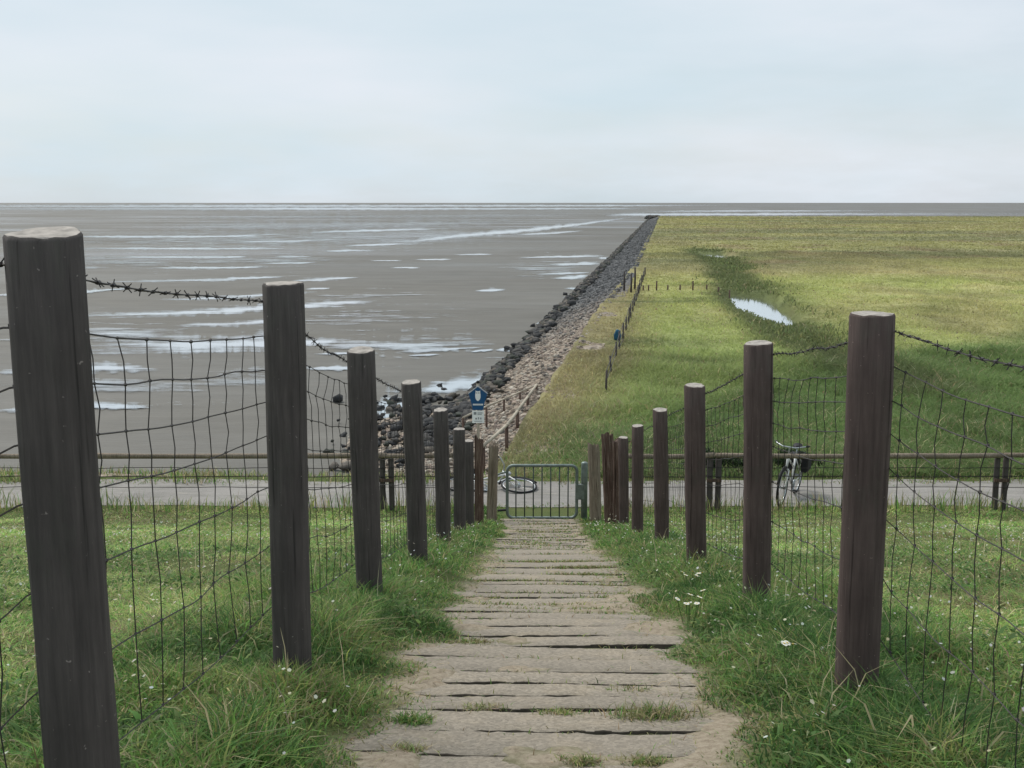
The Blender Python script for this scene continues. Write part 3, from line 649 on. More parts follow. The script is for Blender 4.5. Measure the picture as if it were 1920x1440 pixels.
def verge(n, y0, y1, pw, hmul, wmin, wk):
    yy = y0 + (rng.random(n) ** pw) * (y1 - y0); half = 0.50 * yy + 0.9
    xx = rng.uniform(-1, 1, n) * half + cx(yy) * 0.4
    d = path_edge(xx, yy)
    cl = fbm(xx * 2.6, yy * 2.2, 71, 3); cl2 = fbm(xx * 7, yy * 6, 72, 2)
    keep = (d > -0.05 + 0.09 * cl2) & (rng.random(n) < 0.3 + 0.9 * cl2) & (yy < 19.75 + 0.3 * cl) & ~((yy > 17.9) & (yy < 18.9) & (np.abs(xx - cx(yy)) < HW + 0.08)) & ~((yy > 18.8) & (np.abs(xx - 0.6) < 0.9) & (rng.random(n) < 0.55))
    xx, yy, d, cl, cl2 = xx[keep], yy[keep], d[keep], cl[keep], cl2[keep]
    m = len(xx)
    fl = np.where(xx < cx(yy), np.abs(xx - np.interp(yy, [4, 15], [-0.78, -0.58])), np.abs(xx - np.interp(yy, [5.8, 16], [1.25, 1.56])))
    h = (0.030 + 0.060 * sstep(0.0, 0.30, d) + 0.05 * np.exp(-(fl / 0.12) ** 2)) * (0.45 + 1.7 * cl ** 2) * rng.uniform(0.6, 1.35, m) * hmul
    out = sstep(0.9, 1.5, d); h = h * (1 - 0.35 * out)
    tall = rng.random(m) < 0.002; h = np.where(tall, h * 2.2, h)
    hue = fbm(xx * 1.3, yy * 1.0, 73, 4); dk_ = sstep(0.52, 0.70, fbm(xx * 2.1, yy * 1.9, 76, 3)) * 0.75 * (1 - out)
    c = pick(m, (5, 2.6, 1.6, 0.35, 0.35, 1.6), (G_GREEN, G_DEEP, G_LIME, G_STRAW, G_TAN, G_OLIVE))
    c2 = pick(m, (3, 0.8, 4, 0.8, 0.6, 2), (G_GREEN, G_DEEP, G_LIME, G_STRAW, G_TAN, G_OLIVE))
    t = np.clip(sstep(0.42, 0.66, hue) * 0.8 + out * 0.55, 0, 1)
    use = rng.random(m) < t; c = np.where(use[:, None], c2, c)
    c = np.where((rng.random(m) < dk_)[:, None], pick(m, (3, 1), ((0.075, 0.155, 0.045), (0.12, 0.20, 0.065))), c)
    edge = (d < 0.10) & (rng.random(m) < 0.5); c = np.where(edge[:, None], pick(m, (2, 1, 2, 2, 2.2, 3), (G_GREEN, G_DEEP, G_LIME, G_STRAW, G_TAN, G_OLIVE)), c)
    c = np.where(tall[:, None], np.array(G_STRAW) * 0.9, c)
    wd = np.maximum(wmin, wk * yy) * rng.uniform(0.7, 1.3, m)
    lw = fbm(xx * 0.8 + 3, yy * 0.55, 78, 4); c = c * ((1 + 0.40 * out) * (1 + out * 1.5 * (lw - 0.5)))[:, None]; h = h * (1 + out * 1.6 * (fbm(xx * 1.1, yy * 0.9, 79, 3) - 0.5))
    rd_ = (rng.random(m) < 0.5 * out * sstep(0.56, 0.72, fbm(xx * 0.6, yy * 0.5 + 7, 80, 3))); c = np.where(rd_[:, None], pick(m, (1, 1), (G_TAN, G_OLIVE)), c)
    return xx, yy, dike_z(xx, yy), h, wd, rng.uniform(0.3, 1.5, m) + 0.3 * out, c
blades('verge_grass', *verge(300000, 1.6, 7.2, 0.85, 1.0, 0.0060, 0.0011), 'lush green grass of the near verges beside the path', 'grass')
blades('slope_grass', *verge(320000, 6.0, 19.9, 0.92, 1.0, 0.005, 0.0010), 'grass on the lower dike slope down to the road', 'grass')

# broad leaved weeds among the grass: clover, plantain, yarrow
n = 60000; yy = 1.7 + rng.random(n) ** 0.75 * 8; xx = rng.uniform(-1, 1, n) * (0.5 * yy + 0.8); d = path_edge(xx, yy); cl = fbm(xx * 1.9 + 9, yy * 1.7, 77, 3)
k = (d > 0.03) & (rng.random(n) < sstep(0.42, 0.72, cl)); xx, yy, d, cl = xx[k], yy[k], d[k], cl[k]; m = len(xx)
blades('leafy_weeds', xx, yy, dike_z(xx, yy) + rng.uniform(0.0, 0.07, m) * sstep(0, 0.25, d), rng.uniform(0.018, 0.05, m), rng.uniform(0.008, 0.02, m), rng.uniform(0.9, 2.2, m), pick(m, (3, 2, 2, 0.6), ((0.12, 0.215, 0.06), (0.08, 0.15, 0.045), (0.20, 0.27, 0.10), (0.30, 0.30, 0.16))), 'small leafy weeds among the verge grass', 'weeds')
# mossy and grassy fringes in the slab joints
jx, jy = [], []
for q in JOINTS:
    k = int(130 * max(0, float(vnoise(np.array(q * 1.1), np.array(0.5), 90)) - 0.30) + 700 * math.exp(-((q - 9.0) / 1.3) ** 2) + 260 * math.exp(-((q - 6.4) / 0.5) ** 2) + 90 * (q > 11))
    c0 = rng.uniform(-0.5, 0.5, 3)
    for _ in range(k):
        x = rng.choice(c0) + rng.normal(0, 0.13)
        if abs(x) < 0.56: jx.append(x + float(cx(q))); jy.append(q + rng.normal(0, 0.022))
jx, jy = np.array(jx), np.array(jy); m = len(jx)
blades('joint_moss', jx, jy, zp(jy) + 0.026, rng.uniform(0.015, 0.045, m), np.maximum(0.004, 0.0011 * jy), rng.uniform(0.3, 1.4, m), pick(m, (1, 1, 2, 2.2, 2, 3), (G_GREEN, G_DEEP, G_LIME, G_STRAW, G_TAN, G_OLIVE)), 'straw coloured moss and short grass in the slab joints', 'moss')

n = 16000; jy = 1.7 + rng.random(n) ** 0.8 * 10; sd_ = np.where(rng.random(n) < 0.5, -1, 1); jx = cx(jy) + sd_ * (HW + rng.normal(-0.02, 0.10, n)); d = path_edge(jx, jy); k = (d < 0.16) & (rng.random(n) < 0.15 + fbm(jx * 5, jy * 5, 58, 2) ** 2 * 1.6); jx, jy = jx[k], jy[k]; m = len(jx)
blades('edge_thatch', jx, jy, np.maximum(dike_z(jx, jy), zp(jy) + 0.02), rng.uniform(0.012, 0.04, m), np.maximum(0.0035, 0.001 * jy), rng.uniform(1.2, 2.4, m), pick(m, (1.5, 1, 1.5, 2, 3, 3), (G_GREEN, G_DEEP, G_LIME, G_STRAW, G_TAN, G_OLIVE)), 'thin trodden thatch where the verges meet the path', 'grass')
# rough verge beyond the road and grasses of the marsh
def marsh_blades(n, y0, y1, pw, h0, h1, wk, lab, nm, dens=0.5):
    yy = y0 + (rng.random(n) ** pw) * (y1 - y0); smax = 0.50 * yy + 2 - DIR * yy
    s = S_TOP + 0.05 + stop(yy) + rng.random(n) * (smax - S_TOP); xx = s + DIR * yy
    d, ww = creek_d(xx, yy); cl = fbm(xx * 0.9, yy * 0.5, 81, 3)
    keep = (pool_d(xx, yy) > 1.12) & (rng.random(n) < dens + cl); xx, yy, s, cl, d, ww = [a[keep] for a in (xx, yy, s, cl, d, ww)]; m = len(xx)
    col = marsh_col(xx, yy) * (1.0 + 0.09 * rng.standard_normal((m, 1))) * 1.38
    st = rng.random(m) < (0.16 * (1 - sstep(-3, 0.5, s)) + 0.05) * (1 - sstep(60, 110, yy)) + 0.10 * (1 - sstep(24, 34, yy)); col = np.where(st[:, None], pick(m, (1, 1), (G_STRAW, G_TAN)), col)
    h = rng.uniform(h0, h1, m) * (0.35 + 1.3 * cl ** 1.5) * (0.45 + 0.55 * sstep(0.1, 1.6, s - S_TOP - stop(yy))) * (1 + 0.8 * np.exp(-(np.maximum(d - ww * 0.6, 0) / 1.4) ** 2) * sstep(1.4, 2.4, pool_d(xx, yy)))
    return blades(nm, xx, yy, marsh_z(xx, yy), h, wk * yy * rng.uniform(0.7, 1.4, m), rng.uniform(0.4, 1.5, m), np.clip(col, 0.01, 0.7), lab, 'grass')
marsh_blades(110000, 22.25, 42, 1.2, 0.2, 0.55, 0.0008, 'tall rough grass on the verge beyond the road', 'rough_grass')
marsh_blades(120000, 38, 130, 1.5, 0.08, 0.24, 0.00095, 'yellow-green marsh grass in the middle distance', 'marsh_grass')
marsh_blades(50000, 120, 472, 1.3, 0.12, 0.35, 0.0013, 'olive marsh grass towards the far shore', 'far_marsh_grass')
n = 9000; t = rng.random(n) * (len(creek_pts) - 1.001); k = t.astype(int); f = t - k; ca = np.array([(p.x, p.y) for p in creek_pts]); P_ = ca[k] * (1 - f)[:, None] + ca[k + 1] * f[:, None]
xx = P_[:, 0] + rng.normal(0.7, 1.1, n); yy = P_[:, 1] + rng.normal(0, 2.5, n); k = (pool_d(xx, yy) > 1.15) & (fbm(xx * 0.6, yy * 0.3, 87, 3) > 0.42) & ((xx > DIR * yy) & (yy > 24)); k &= ~((pool_d(xx, yy) < 1.9) & (xx < 14.8)); xx, yy = xx[k], yy[k]; m = len(xx)
blades('creek_sedge', xx, yy, marsh_z(xx, yy), rng.uniform(0.1, 0.36, m), 0.0011 * yy, rng.uniform(0.2, 1.0, m), pick(m, (3, 2, 1), ((0.19, 0.225, 0.095), (0.14, 0.17, 0.07), (0.28, 0.285, 0.13))), 'dark sedge along the banks of the marsh creek', 'sedge')
# road verge and seaward bank on the left
n = 22000; yy = rng.uniform(21.6, 24.6, n); xx = rng.uniform(-13, 14, n); cl = fbm(xx * 0.8, yy, 83, 3)
k = (rng.random(n) < cl * 1.1) & ((xx > DIR * yy + S_TOP - 0.2) | (yy < 23.0 + 0.6 * cl)); xx, yy, cl = xx[k], yy[k], cl[k]; m = len(xx)
zz = np.where(xx > DIR * yy + S_TOP, marsh_z(xx, yy), shore_z(xx, yy))
blades('road_verge_grass', xx, yy, zz, rng.uniform(0.08, 0.26, m) * (0.5 + cl), 0.018 * np.ones(m), rng.uniform(0.2, 0.9, m), pick(m, (2, 1.5, 2, 2, 1.5, 3), (G_GREEN, G_DEEP, G_LIME, G_STRAW, G_TAN, G_OLIVE)), 'straggling grass along the far edge of the road', 'grass')
n = 5200; xx = rng.uniform(-13, 14, n); yy = np.where(rng.random(n) < 0.5, 19.75 + np.abs(rng.normal(0, 0.22, n)), 22.0 - np.abs(rng.normal(0, 0.28, n))); k = fbm(xx * 0.9, yy * 2, 59, 3) > 0.5; xx, yy = xx[k], yy[k]; m = len(xx)
blades('road_edge_grass', xx, yy, zp(yy) + 0.012, rng.uniform(0.02, 0.09, m), 0.016 * np.ones(m), rng.uniform(0.6, 1.8, m), pick(m, (2, 1.5, 2, 1, 1.5, 3), (G_GREEN, G_DEEP, G_LIME, G_STRAW, G_TAN, G_OLIVE)), 'low grass creeping over both edges of the road', 'grass')
# tall dry stalks along the near side fence of the road
n = 1500; xx = np.concatenate([rng.uniform(2.0, 13, n), rng.uniform(-13, -0.9, n)]); yy = rng.uniform(19.35, 19.95, 2 * n); m = 2 * n
blades('fence_foot_grass', xx, yy, zp(yy), rng.uniform(0.12, 0.5, m) * (0.4 + fbm(xx * 1.5, yy, 84, 2)), 0.014 * np.ones(m), rng.uniform(0.1, 0.6, m), pick(m, (2, 1, 2.5, 2.5, 1, 2), (G_GREEN, G_DEEP, G_LIME, G_STRAW, G_TAN, G_OLIVE)), 'tall pale stalks at the foot of the roadside fence', 'grass')

# ------------------------------------------------------------------ wire fences on both sides of the path
def post_mesh(i, r, h, cuts=7, sides=20, rough=0.004, top_mat=True, taper=0.0, oval=0.0):
    rr = random.Random(i); bm = bmesh.new(); rings = []
    bend = (rr.uniform(-0.008, 0.008), rr.uniform(-0.008, 0.008)); ph = [rr.uniform(0, 6.28) for _ in range(4)]
    zs = [h * k / cuts for k in range(cuts)] + [h - 0.008, h]
    for z in zs:
        ring = []; t = z / h; q = r * (1 - taper * t) - (0.006 if z == h else 0)
        for k in range(sides):
            a = 2 * math.pi * k / sides
            q2 = q + rough * (math.sin(3 * a + ph[0] + 2 * t) + 0.6 * math.sin(7 * a + ph[1] - 3 * t) + rr.uniform(-0.4, 0.4)) + oval * math.cos(2 * a + ph[2])
            ring.append(bm.verts.new((q2 * math.cos(a) + bend[0] * math.sin(t * 3), q2 * math.sin(a) + bend[1] * math.sin(t * 3), z + (rr.uniform(-1, 1) * rough * 0.6 if z >= h - 0.01 else 0) + (0.006 * math.sin(a) + 0.004 * math.cos(a + ph[3]) if z >= h - 0.01 else 0))))
        rings.append(ring)
    for A, B in zip(rings, rings[1:]):
        for k in range(sides): bm.faces.new((A[k], A[(k + 1) % sides], B[(k + 1) % sides], B[k]))
    f = bm.faces.new(rings[-1]); f.material_index = 1 if top_mat else 0
    bm.faces.new(list(reversed(rings[0])))
    me = bm_mesh('post', bm)
    for p in me.polygons:
        if len(p.vertices) == 4: p.use_smooth = True
    return me
LEFT = [(530, 531, 549, 1225, 4.0), (677, 656, 694, 1115, 5.9), (770, 716, 782, 1065, 7.95), (826, 768, 831, 1028, 10.5), (861, 804, 862, 1012, 13.0), (879, 826, 880, 1006, 15.3)]
RIGHT = [(1421, 643, 1416, 1115, 5.85), (1303, 722, 1307, 1062, 8.1), (1238, 768, 1241, 1008, 11.2), (1195, 798, 1195, 997, 13.8), (1169, 820, 1170, 992, 15.9)]
def post_list(data, first):
    res = []
    for (ut, vt, ub, vb, y) in data:
        t = on_y(ut, vt, y); b = on_y(ub, vb, y); res.append((t, b))
    x0, y0 = first; gz = float(dike_z(np.array(x0), np.array(y0)))
    return [(Vector((x0 - 0.01, y0, gz + 1.34)), Vector((x0 + 0.0, y0, gz + 0.05)))] + res
def build_fence(name, label, posts, side, radius, wmat, widths):
    root = tag(empty(name, posts[0][1]), label, 'fence'); org = posts[0][1]
    for k, (t, b) in enumerate(posts):
        ax = (t - b); axn = ax.normalized(); foot = b - axn * 0.45; h = (t - foot).length
        r = widths[k] / 2
        o = link('post', post_mesh(41 + k * 7 + (0 if side < 0 else 300), r, h), wmat, root, foot - org)
        o.data.materials.append(MAT['endgrain'])
        o.rotation_mode = 'QUATERNION'; o.rotation_quaternion = Vector((0, 0, 1)).rotation_difference(axn)
    # strand lines follow the posts
    tops = [t for t, b in posts]; bases = [b for t, b in posts]
    yk = [(t.y) for t in tops]
    e0 = tops[0] + (tops[0] - tops[1]) * 0.6; eb0 = bases[0] + (bases[0] - bases[1]) * 0.6
    e0.z = tops[0].z + 0.05; eb0.z = bases[0].z + 0.05
    yk = [e0.y] + yk; TX = [e0.x] + [t.x for t in tops]; TZ = [e0.z] + [t.z for t in tops]; BX = [eb0.x] + [b.x for b in bases]; BZ = [eb0.z] + [b.z for b in bases]
    def strand(y, f, seed):
        i = max(0, min(len(yk) - 2, int(np.searchsorted(yk, y)) - 1)); a = (y - yk[i]) / (yk[i + 1] - yk[i])
        tx, tz, bx, bz = [np.interp(y, yk, q) for q in (TX, TZ, BX, BZ)]
        sag = 4 * a * (1 - a)
        x = bx + (tx - bx) * f + side * (radius + 0.006); z = bz + (tz - bz) * f
        z += -0.018 * sag * (0.4 + 1.2 * (seed * 0.37 % 1)) + 0.008 * (float(vnoise(np.array(y * 4.1), np.array(seed * 3.3), 7)) - 0.5) * 2 * min(1, sag * 2)
        x += 0.03 * (float(vnoise(np.array(y * 1.7), np.array(seed * 1.3), 12)) - 0.5) * min(1, sag * 2)
        return Vector((x, y, z)) - org
    fr = [0.955, 0.865, 0.775, 0.69, 0.60, 0.46, 0.30, 0.13]
    y_a, y_b = yk[0], yk[-1]
    for s_, f in enumerate(fr):
        bm = bmesh.new(); pts = []; y = y_a
        while y < y_b: pts.append(strand(y, f, s_ + 1)); y += 0.09 if y < 9 else 0.2
        pts.append(strand(y_b, f, s_ + 1))
        tube(bm, pts, 0.0020 if s_ else 0.0019, 4, cap=False)
        if s_ == 0:                                   # barbed: second strand twisted round and barbs
            q = [p + Vector((0.002 * math.cos(k * 2.1), 0, 0.003 * math.sin(k * 2.1))) for k, p in enumerate(pts)]
            tube(bm, q, 0.0017, 3, cap=False)
            for k in range(1, len(pts) - 1):
                p = pts[k]
                for _ in range(2):
                    d = Vector((random.uniform(-1, 1), random.uniform(-0.6, 0.6), random.uniform(-1, 1))).normalized() * 0.016
                    tube(bm, [p - d, p + d], 0.0016, 3, cap=False)
                tube(bm, [p - Vector((0, 0.008, 0)), p + Vector((0, 0.008, 0))], 0.0052, 5)
        link('barbed_wire' if s_ == 0 else 'line_wire', bm_mesh('wire', bm), MAT['wire'], root)
    y = y_a + 0.07; idx = 0
    while y < y_b - 0.05:
        bm = bmesh.new(); pts = []
        for s_, f in enumerate(fr[1:]):
            p = strand(y + random.uniform(-0.012, 0.012), f, s_ + 2); pts.append(p + Vector((0.003 * side, 0, 0)))
            if s_ < len(fr) - 2:
                nx = strand(y, fr[s_ + 2], s_ + 3); pts.append(p.lerp(nx, 0.5) + Vector((random.uniform(-0.004, 0.004), random.uniform(-0.008, 0.008), 0)))
        tube(bm, pts, 0.0016 if y < 9 else 0.0018, 4, cap=False)
        for p in pts[::2]:
            bmesh.ops.create_icosphere(bm, subdivisions=1, radius=random.uniform(0.0045, 0.0062), matrix=Matrix.Translation(p)) if y < 9.5 else None
        link('stay_wire', bm_mesh('stay_wire', bm), MAT['wire'], root); y += 0.17 + random.uniform(-0.02, 0.02); idx += 1
    return root
PL = post_list(LEFT, (-0.86, 2.15)); PR = post_list(RIGHT, (1.19, 3.75))
build_fence('wire_fence', 'barbed wire and mesh fence of dark round posts left of the path', PL, -1, 0.07, MAT['post'], [0.14, 0.14, 0.142, 0.14, 0.137, 0.14, 0.125])
build_fence('wire_fence', 'barbed wire and mesh fence of brown round posts right of the path', PR, 1, 0.07, MAT['post_brown'], [0.145, 0.145, 0.145, 0.145, 0.145, 0.14])

# old gateposts
def gatepost(ut, vt, ub, vb, y, dia, mat, seed, label, jag=True):
    t = on_y(ut, vt, y); b = on_y(ub, vb, y); gz = float(zp(np.array(y))); b = b + (b - t).normalized() * max(0, (b.z - gz) + 0.3); ax = t - b
    bm = bmesh.new(); rr = random.Random(seed); sides, cuts = 22, 12; rings = []; r = dia / 2
    groove = [rr.uniform(0, 6.28) for _ in range(5)]
    for k in range(cuts + 1):
        f = k / cuts; ring = []
        for j in range(sides):
            a = 2 * math.pi * j / sides; q = r * (1.04 - 0.10 * f)
            for gr in groove:
                dd = abs((a - gr - 0.25 * math.sin(f * 2 + gr) + math.pi) % (2 * math.pi) - math.pi); q -= r * 0.22 * math.exp(-(dd / 0.13) ** 2)
            q += r * 0.05 * rr.uniform(-1, 1)
            z = ax.length * f + ((rr.uniform(-0.05, 0.03) + 0.03 * math.cos(a + seed)) if (k == cuts and jag) else 0)
            ring.append(bm.verts.new((q * math.cos(a), q * math.sin(a), z)))
        rings.append(ring)
    for A, B in zip(rings, rings[1:]):
        for j in range(sides): bm.faces.new((A[j], A[(j + 1) % sides], B[(j + 1) % sides], B[j]))
    c = bm.verts.new((0, 0, ax.length - 0.03))
    for j in range(sides): bm.faces.new((rings[-1][j], rings[-1][(j + 1) % sides], c))
    o = link('gatepost', bm_mesh('gatepost', bm), mat, None, b); o.rotation_mode = 'QUATERNION'; o.rotation_quaternion = Vector((0, 0, 1)).rotation_difference(ax.normalized())
    return tag(o, label, 'post', 'old timber posts by the gate')
gatepost(898, 821, 898, 1003, 16.5, 0.14, MAT['post_old'], 3, 'cracked reddish dark timber post, next to last before the gate on the left')
gatepost(926, 832, 922, 962, 18.2, 0.165, MAT['post_grey'], 5, 'weathered grey brown timber post just left of the gate')
gatepost(1139, 815, 1146, 988, 17.1, 0.20, MAT['post_old'], 8, 'split dark old timber post on the right, with a ragged top')
gatepost(1158, 826, 1160, 990, 16.7, 0.15, MAT['post_old'], 12, 'thin cracked dark timber post right against the last brown fence post')
gatepost(1113, 833, 1117, 966, 18.1, 0.20, MAT['post_grey'], 15, 'pale weathered timber post beside the steel gate pillar')

# ------------------------------------------------------------------ steel gate
YG = 18.5
A = on_y(951, 873, YG); B = on_y(1081, 971, YG); x0, x1, z1, z0 = A.x, B.x, A.z, B.z
gate = tag(empty('gate', (x0, YG, z0)), 'low grey-green tubular steel gate closing the path', 'gate')
org = Vector((x0, YG, z0)); W, H = x1 - x0, z1 - z0; rd = 0.10
def rounded(Wd, Hd, r):
    pts = []
    for (cx_, cz_, a0) in ((Wd - r, Hd - r, 0), (r, Hd - r, 90), (r, r, 180), (Wd - r, r, 270)):
        for k in range(6): a = R(a0 + 18 * k); pts.append((cx_ + r * math.cos(a), 0, cz_ + r * math.sin(a)))
    return pts
bm = bmesh.new(); tube(bm, rounded(W, H, rd), 0.026, 10, closed=True); link('frame', bm_mesh('frame', bm, True), MAT['galv'], gate)
for k in range(1, 8):
    bm = bmesh.new(); tube(bm, [(W * k / 8, 0, 0.02), (W * k / 8, 0, H - 0.02)], 0.0105, 7); link('bar', bm_mesh('bar', bm, True), MAT['galv_dark'], gate)
bm = bmesh.new(); box(bm, (W + 0.05, -0.005, H * 0.50), (0.15, 0.045, 0.26), bev=0.008); link('latch_box', bm_mesh('latch_box', bm), MAT['galv'], gate)
bm = bmesh.new(); tube(bm, [(0.0, 0, H - 0.10), (-0.10, 0, H - 0.13), (-0.16, 0.02, H - 0.16)], 0.016, 7); link('hinge', bm_mesh('hinge', bm), MAT['galv'], gate)
bm = bmesh.new(); tube(bm, [(0.0, 0, 0.14), (-0.16, 0.02, 0.12)], 0.02, 7); link('hinge', bm_mesh('hinge', bm), MAT['black'], gate)
t = on_y(1096, 866, YG + 0.03); bm = bmesh.new(); hh = t.z - (z0 - 0.35)
tube(bm, [(0, 0, 0), (0, 0, hh - 0.03), (0, 0, hh - 0.01), (0, 0, hh)], [0.055, 0.055, 0.05, 0.03], 14)
pil = tag(link('gate_pillar', bm_mesh('gate_pillar', bm, True), MAT['galv'], None, (t.x, YG + 0.03, z0 - 0.35)), 'round galvanised steel pillar carrying the gate latch', 'pillar')
bm = bmesh.new(); box(bm, (0, 0, 0), (1.24, 0.22, 0.12), bev=0.012)
tag(link('threshold', bm_mesh('threshold', bm), MAT['concrete'], None, ((x0 + x1) / 2, YG - 0.06, z0 - 0.105)), 'concrete sill across the path under the gate', 'sill')

# ------------------------------------------------------------------ roadside fence (paired posts, wooden rail, wires)
def road_fence(name, label, xs_, xa, xb, YF=19.62):
    gz = float(zp(np.array(YF))); root = tag(empty(name, (xs_[0], YF, gz)), label, 'fence'); o0 = Vector((xs_[0], YF, gz))
    ztop = on_y(960, 848, YF).z
    for x in xs_:
        for dx in (-0.075, 0.075):
            o = link('post', post_mesh(int(x * 31 + dx * 900) % 991, 0.05, ztop - gz + 0.35, sides=12, cuts=4), MAT['post'], root, Vector((x + dx, YF, gz - 0.4)) - o0); o.data.materials.append(MAT['endgrain'])
        bm = bmesh.new(); box(bm, (0, -0.052, 0), (0.26, 0.03, 0.06), bev=0.004); link('cleat', bm_mesh('cleat', bm), MAT['post_old'], root, Vector((x, YF, gz + 0.55)) - o0)
    ed = [xa] + [x for x in xs_ if xa < x < xb] + [xb]
    for a, b in zip(ed, ed[1:]):
        bm = bmesh.new(); n = 6
        tube(bm, [(a + 0.012 + (b - a - 0.024) * k / n - o0.x, -0.075 + random.uniform(-0.006, 0.006), ztop - gz - 0.035 + random.uniform(-0.012, 0.012) - 0.02 * math.sin(math.pi * k / n)) for k in range(n + 1)], [0.045 + random.uniform(-0.006, 0.006) for _ in range(n + 1)], 9)
        link('rail', bm_mesh('rail', bm, True), MAT['post_grey'], root)
    for v in (876, 892, 912):
        z = on_y(960, v, YF).z - gz; bm = bmesh.new(); n = 30
        tube(bm, [(xa + (xb - xa) * k / n - o0.x, -0.06, z + random.uniform(-0.012, 0.012)) for k in range(n + 1)], 0.008 if v == 892 else 0.006, 5); link('line_wire', bm_mesh('line_wire', bm), MAT['wire'], root)
road_fence('roadside_fence', 'low wooden rail fence with paired posts along the road, left of the gate', [-2.2, -7.4], -14, -0.62)
road_fence('roadside_fence', 'low wooden rail fence with paired posts along the road, right of the gate', [3.55, 8.6], 1.75, 14)

# ------------------------------------------------------------------ nature reserve sign
YS = 24.0; top = on_y(896, 718, YS); gz = float(shore_z(np.array(top.x), np.array(YS)))
sg = tag(empty('sign', (top.x, YS, gz)), 'blue pentagonal owl sign with white notice below, on a post past the road', 'sign'); px = YS / FPX / 0.985
bm = bmesh.new(); tube(bm, [(0, 0.03, -0.4), (0, 0.03, top.z - gz)], 0.032, 10); link('pole', bm_mesh('pole', bm, True), MAT['rail'], sg)
bm = bmesh.new(); bmesh.ops.create_icosphere(bm, subdivisions=2, radius=0.04, matrix=Matrix.Translation((0, 0.03, top.z - gz + 0.01))); link('finial', bm_mesh('finial', bm, True), MAT['black'], sg)
def flat(pts, th, y):
    bm = bmesh.new(); f = [bm.verts.new((p[0], y, p[1])) for p in pts]; b = [bm.verts.new((p[0], y + th, p[1])) for p in pts]; n = len(pts)
    bm.faces.new(f); bm.faces.new(list(reversed(b)))
    for k in range(n): bm.faces.new((f[k], b[k], b[(k + 1) % n], f[(k + 1) % n]))
    bmesh.ops.recalc_face_normals(bm, faces=bm.faces); return bm
zt = top.z - gz
def S(u, v): return ((u - 896) * px, zt - (v - 718) * px * 1.0)
pent = [S(896, 724.5), S(913.5, 738), S(908, 757), S(906, 769), S(886, 769), S(884, 757), S(878.5, 738)]
pan = link('panel', bm_mesh('panel', flat(pent, 0.02, -0.02)), MAT['sign_blue'], sg)
for (a, b) in ((S(896, 724), S(914, 738)), (S(878, 738), S(896, 724))):
    bm = bmesh.new(); tube(bm, [(a[0], -0.015, a[1]), (b[0], -0.015, b[1])], 0.011, 6); link('rim', bm_mesh('rim', bm), MAT['bike_silver'], pan)
owl = [(-4.3, -10.5), (-3.2, -9.0), (0, -8.6), (3.2, -9.0), (4.3, -10.5), (4.4, -6), (5.0, -2), (4.9, 3), (3.6, 7), (1.6, 9.2), (0, 10.0), (-1.6, 9.2), (-3.6, 7), (-4.9, 3), (-5.0, -2), (-4.4, -6)]
link('owl_emblem', bm_mesh('owl', flat([S(896 + a, 742.0 + b) for a, b in owl], 0.006, -0.028)), MAT['sign_white'], pan)
for e in (-1.9, 1.9):
    bm = bmesh.new(); bmesh.ops.create_cone(bm, cap_ends=True, segments=12, radius1=0.013, radius2=0.013, depth=0.004, matrix=Matrix.Translation((S(896 + e, 736.5)[0], -0.032, S(0, 736.5)[1])) @ Matrix.Rotation(R(90), 4, 'X')); link('owl_eye', bm_mesh('owl_eye', bm), MAT['print_grey'], pan)
for k in range(13):                                       # line of white capitals, too small to read
    a = 886.6 + k * 1.48; link('lettering', bm_mesh('lettering', flat([S(a, 757.2), S(a + 1.15, 757.2), S(a + 1.15, 760.2), S(a, 760.2)], 0.004, -0.026)), MAT['sign_white'], pan)
pl = link('notice', bm_mesh('notice', flat([S(885, 770.5), S(907.5, 770.5), S(907.5, 794), S(885, 794)], 0.016, -0.02)), MAT['sign_white'], sg)
for (a, b, c, d) in ((888, 773, 893, 778), (895, 774, 904.5, 775.5), (895, 777, 903, 778.2), (891, 784, 894, 787), (896, 783, 898, 787), (900, 783.5, 902.5, 787), (889, 790, 904, 791)):
    link('print', bm_mesh('print', flat([S(a, b), S(c, b), S(c, d), S(a, d)], 0.003, -0.0245)), MAT['print_grey'], pl)

# ------------------------------------------------------------------ handrail down to the shore
hr = tag(empty('handrail', on_y(950, 870, 25.0)), 'pale wooden handrail on short posts climbing beside the shingle slope', 'handrail'); ho = hr.location.copy()
pp = [on_y(906, 836, 23.4), on_y(950, 797, 25.0), on_y(970, 771, 28.0), on_y(989.5, 744, 31.2), on_y(1006, 721.5, 34.0)]
for k, (a, b) in enumerate(zip(pp, pp[1:])):
    d = (b - a).normalized() * 0.06
    bm = bmesh.new(); tube(bm, [a - ho - d, a.lerp(b, 0.5) - ho + Vector((0, 0, random.uniform(-0.02, 0.01))), b - ho + d], 0.036, 8); link('rail', bm_mesh('rail', bm, True), MAT['rail'], hr)
for k, p in enumerate(pp):
    gz = max(float(shore_z(np.array(p.x), np.array(p.y))), float(marsh_z(np.array(p.x), np.array(p.y))) if p.x - DIR * p.y > S_TOP else -9)
    gz = min(gz, p.z - 0.25)
    bm = bmesh.new(); tube(bm, [(0, 0, 0), (0, 0, p.z - gz + 0.28)], 0.042, 9); link('post', bm_mesh('post', bm, True), MAT['post_old'], hr, Vector((p.x, p.y + 0.05, gz - 0.3)) - ho)
hr2 = tag(empty('handrail', on_y(905, 790, 27.0)), 'thin weathered rail line running up the shingle behind the blue sign', 'handrail'); ho2 = hr2.location.copy()
q2 = [on_y(868, 783, 28.0), on_y(912, 762, 30.0), on_y(945, 748, 31.8), on_y(975, 735, 33.4), on_y(1004, 722, 35.0)]
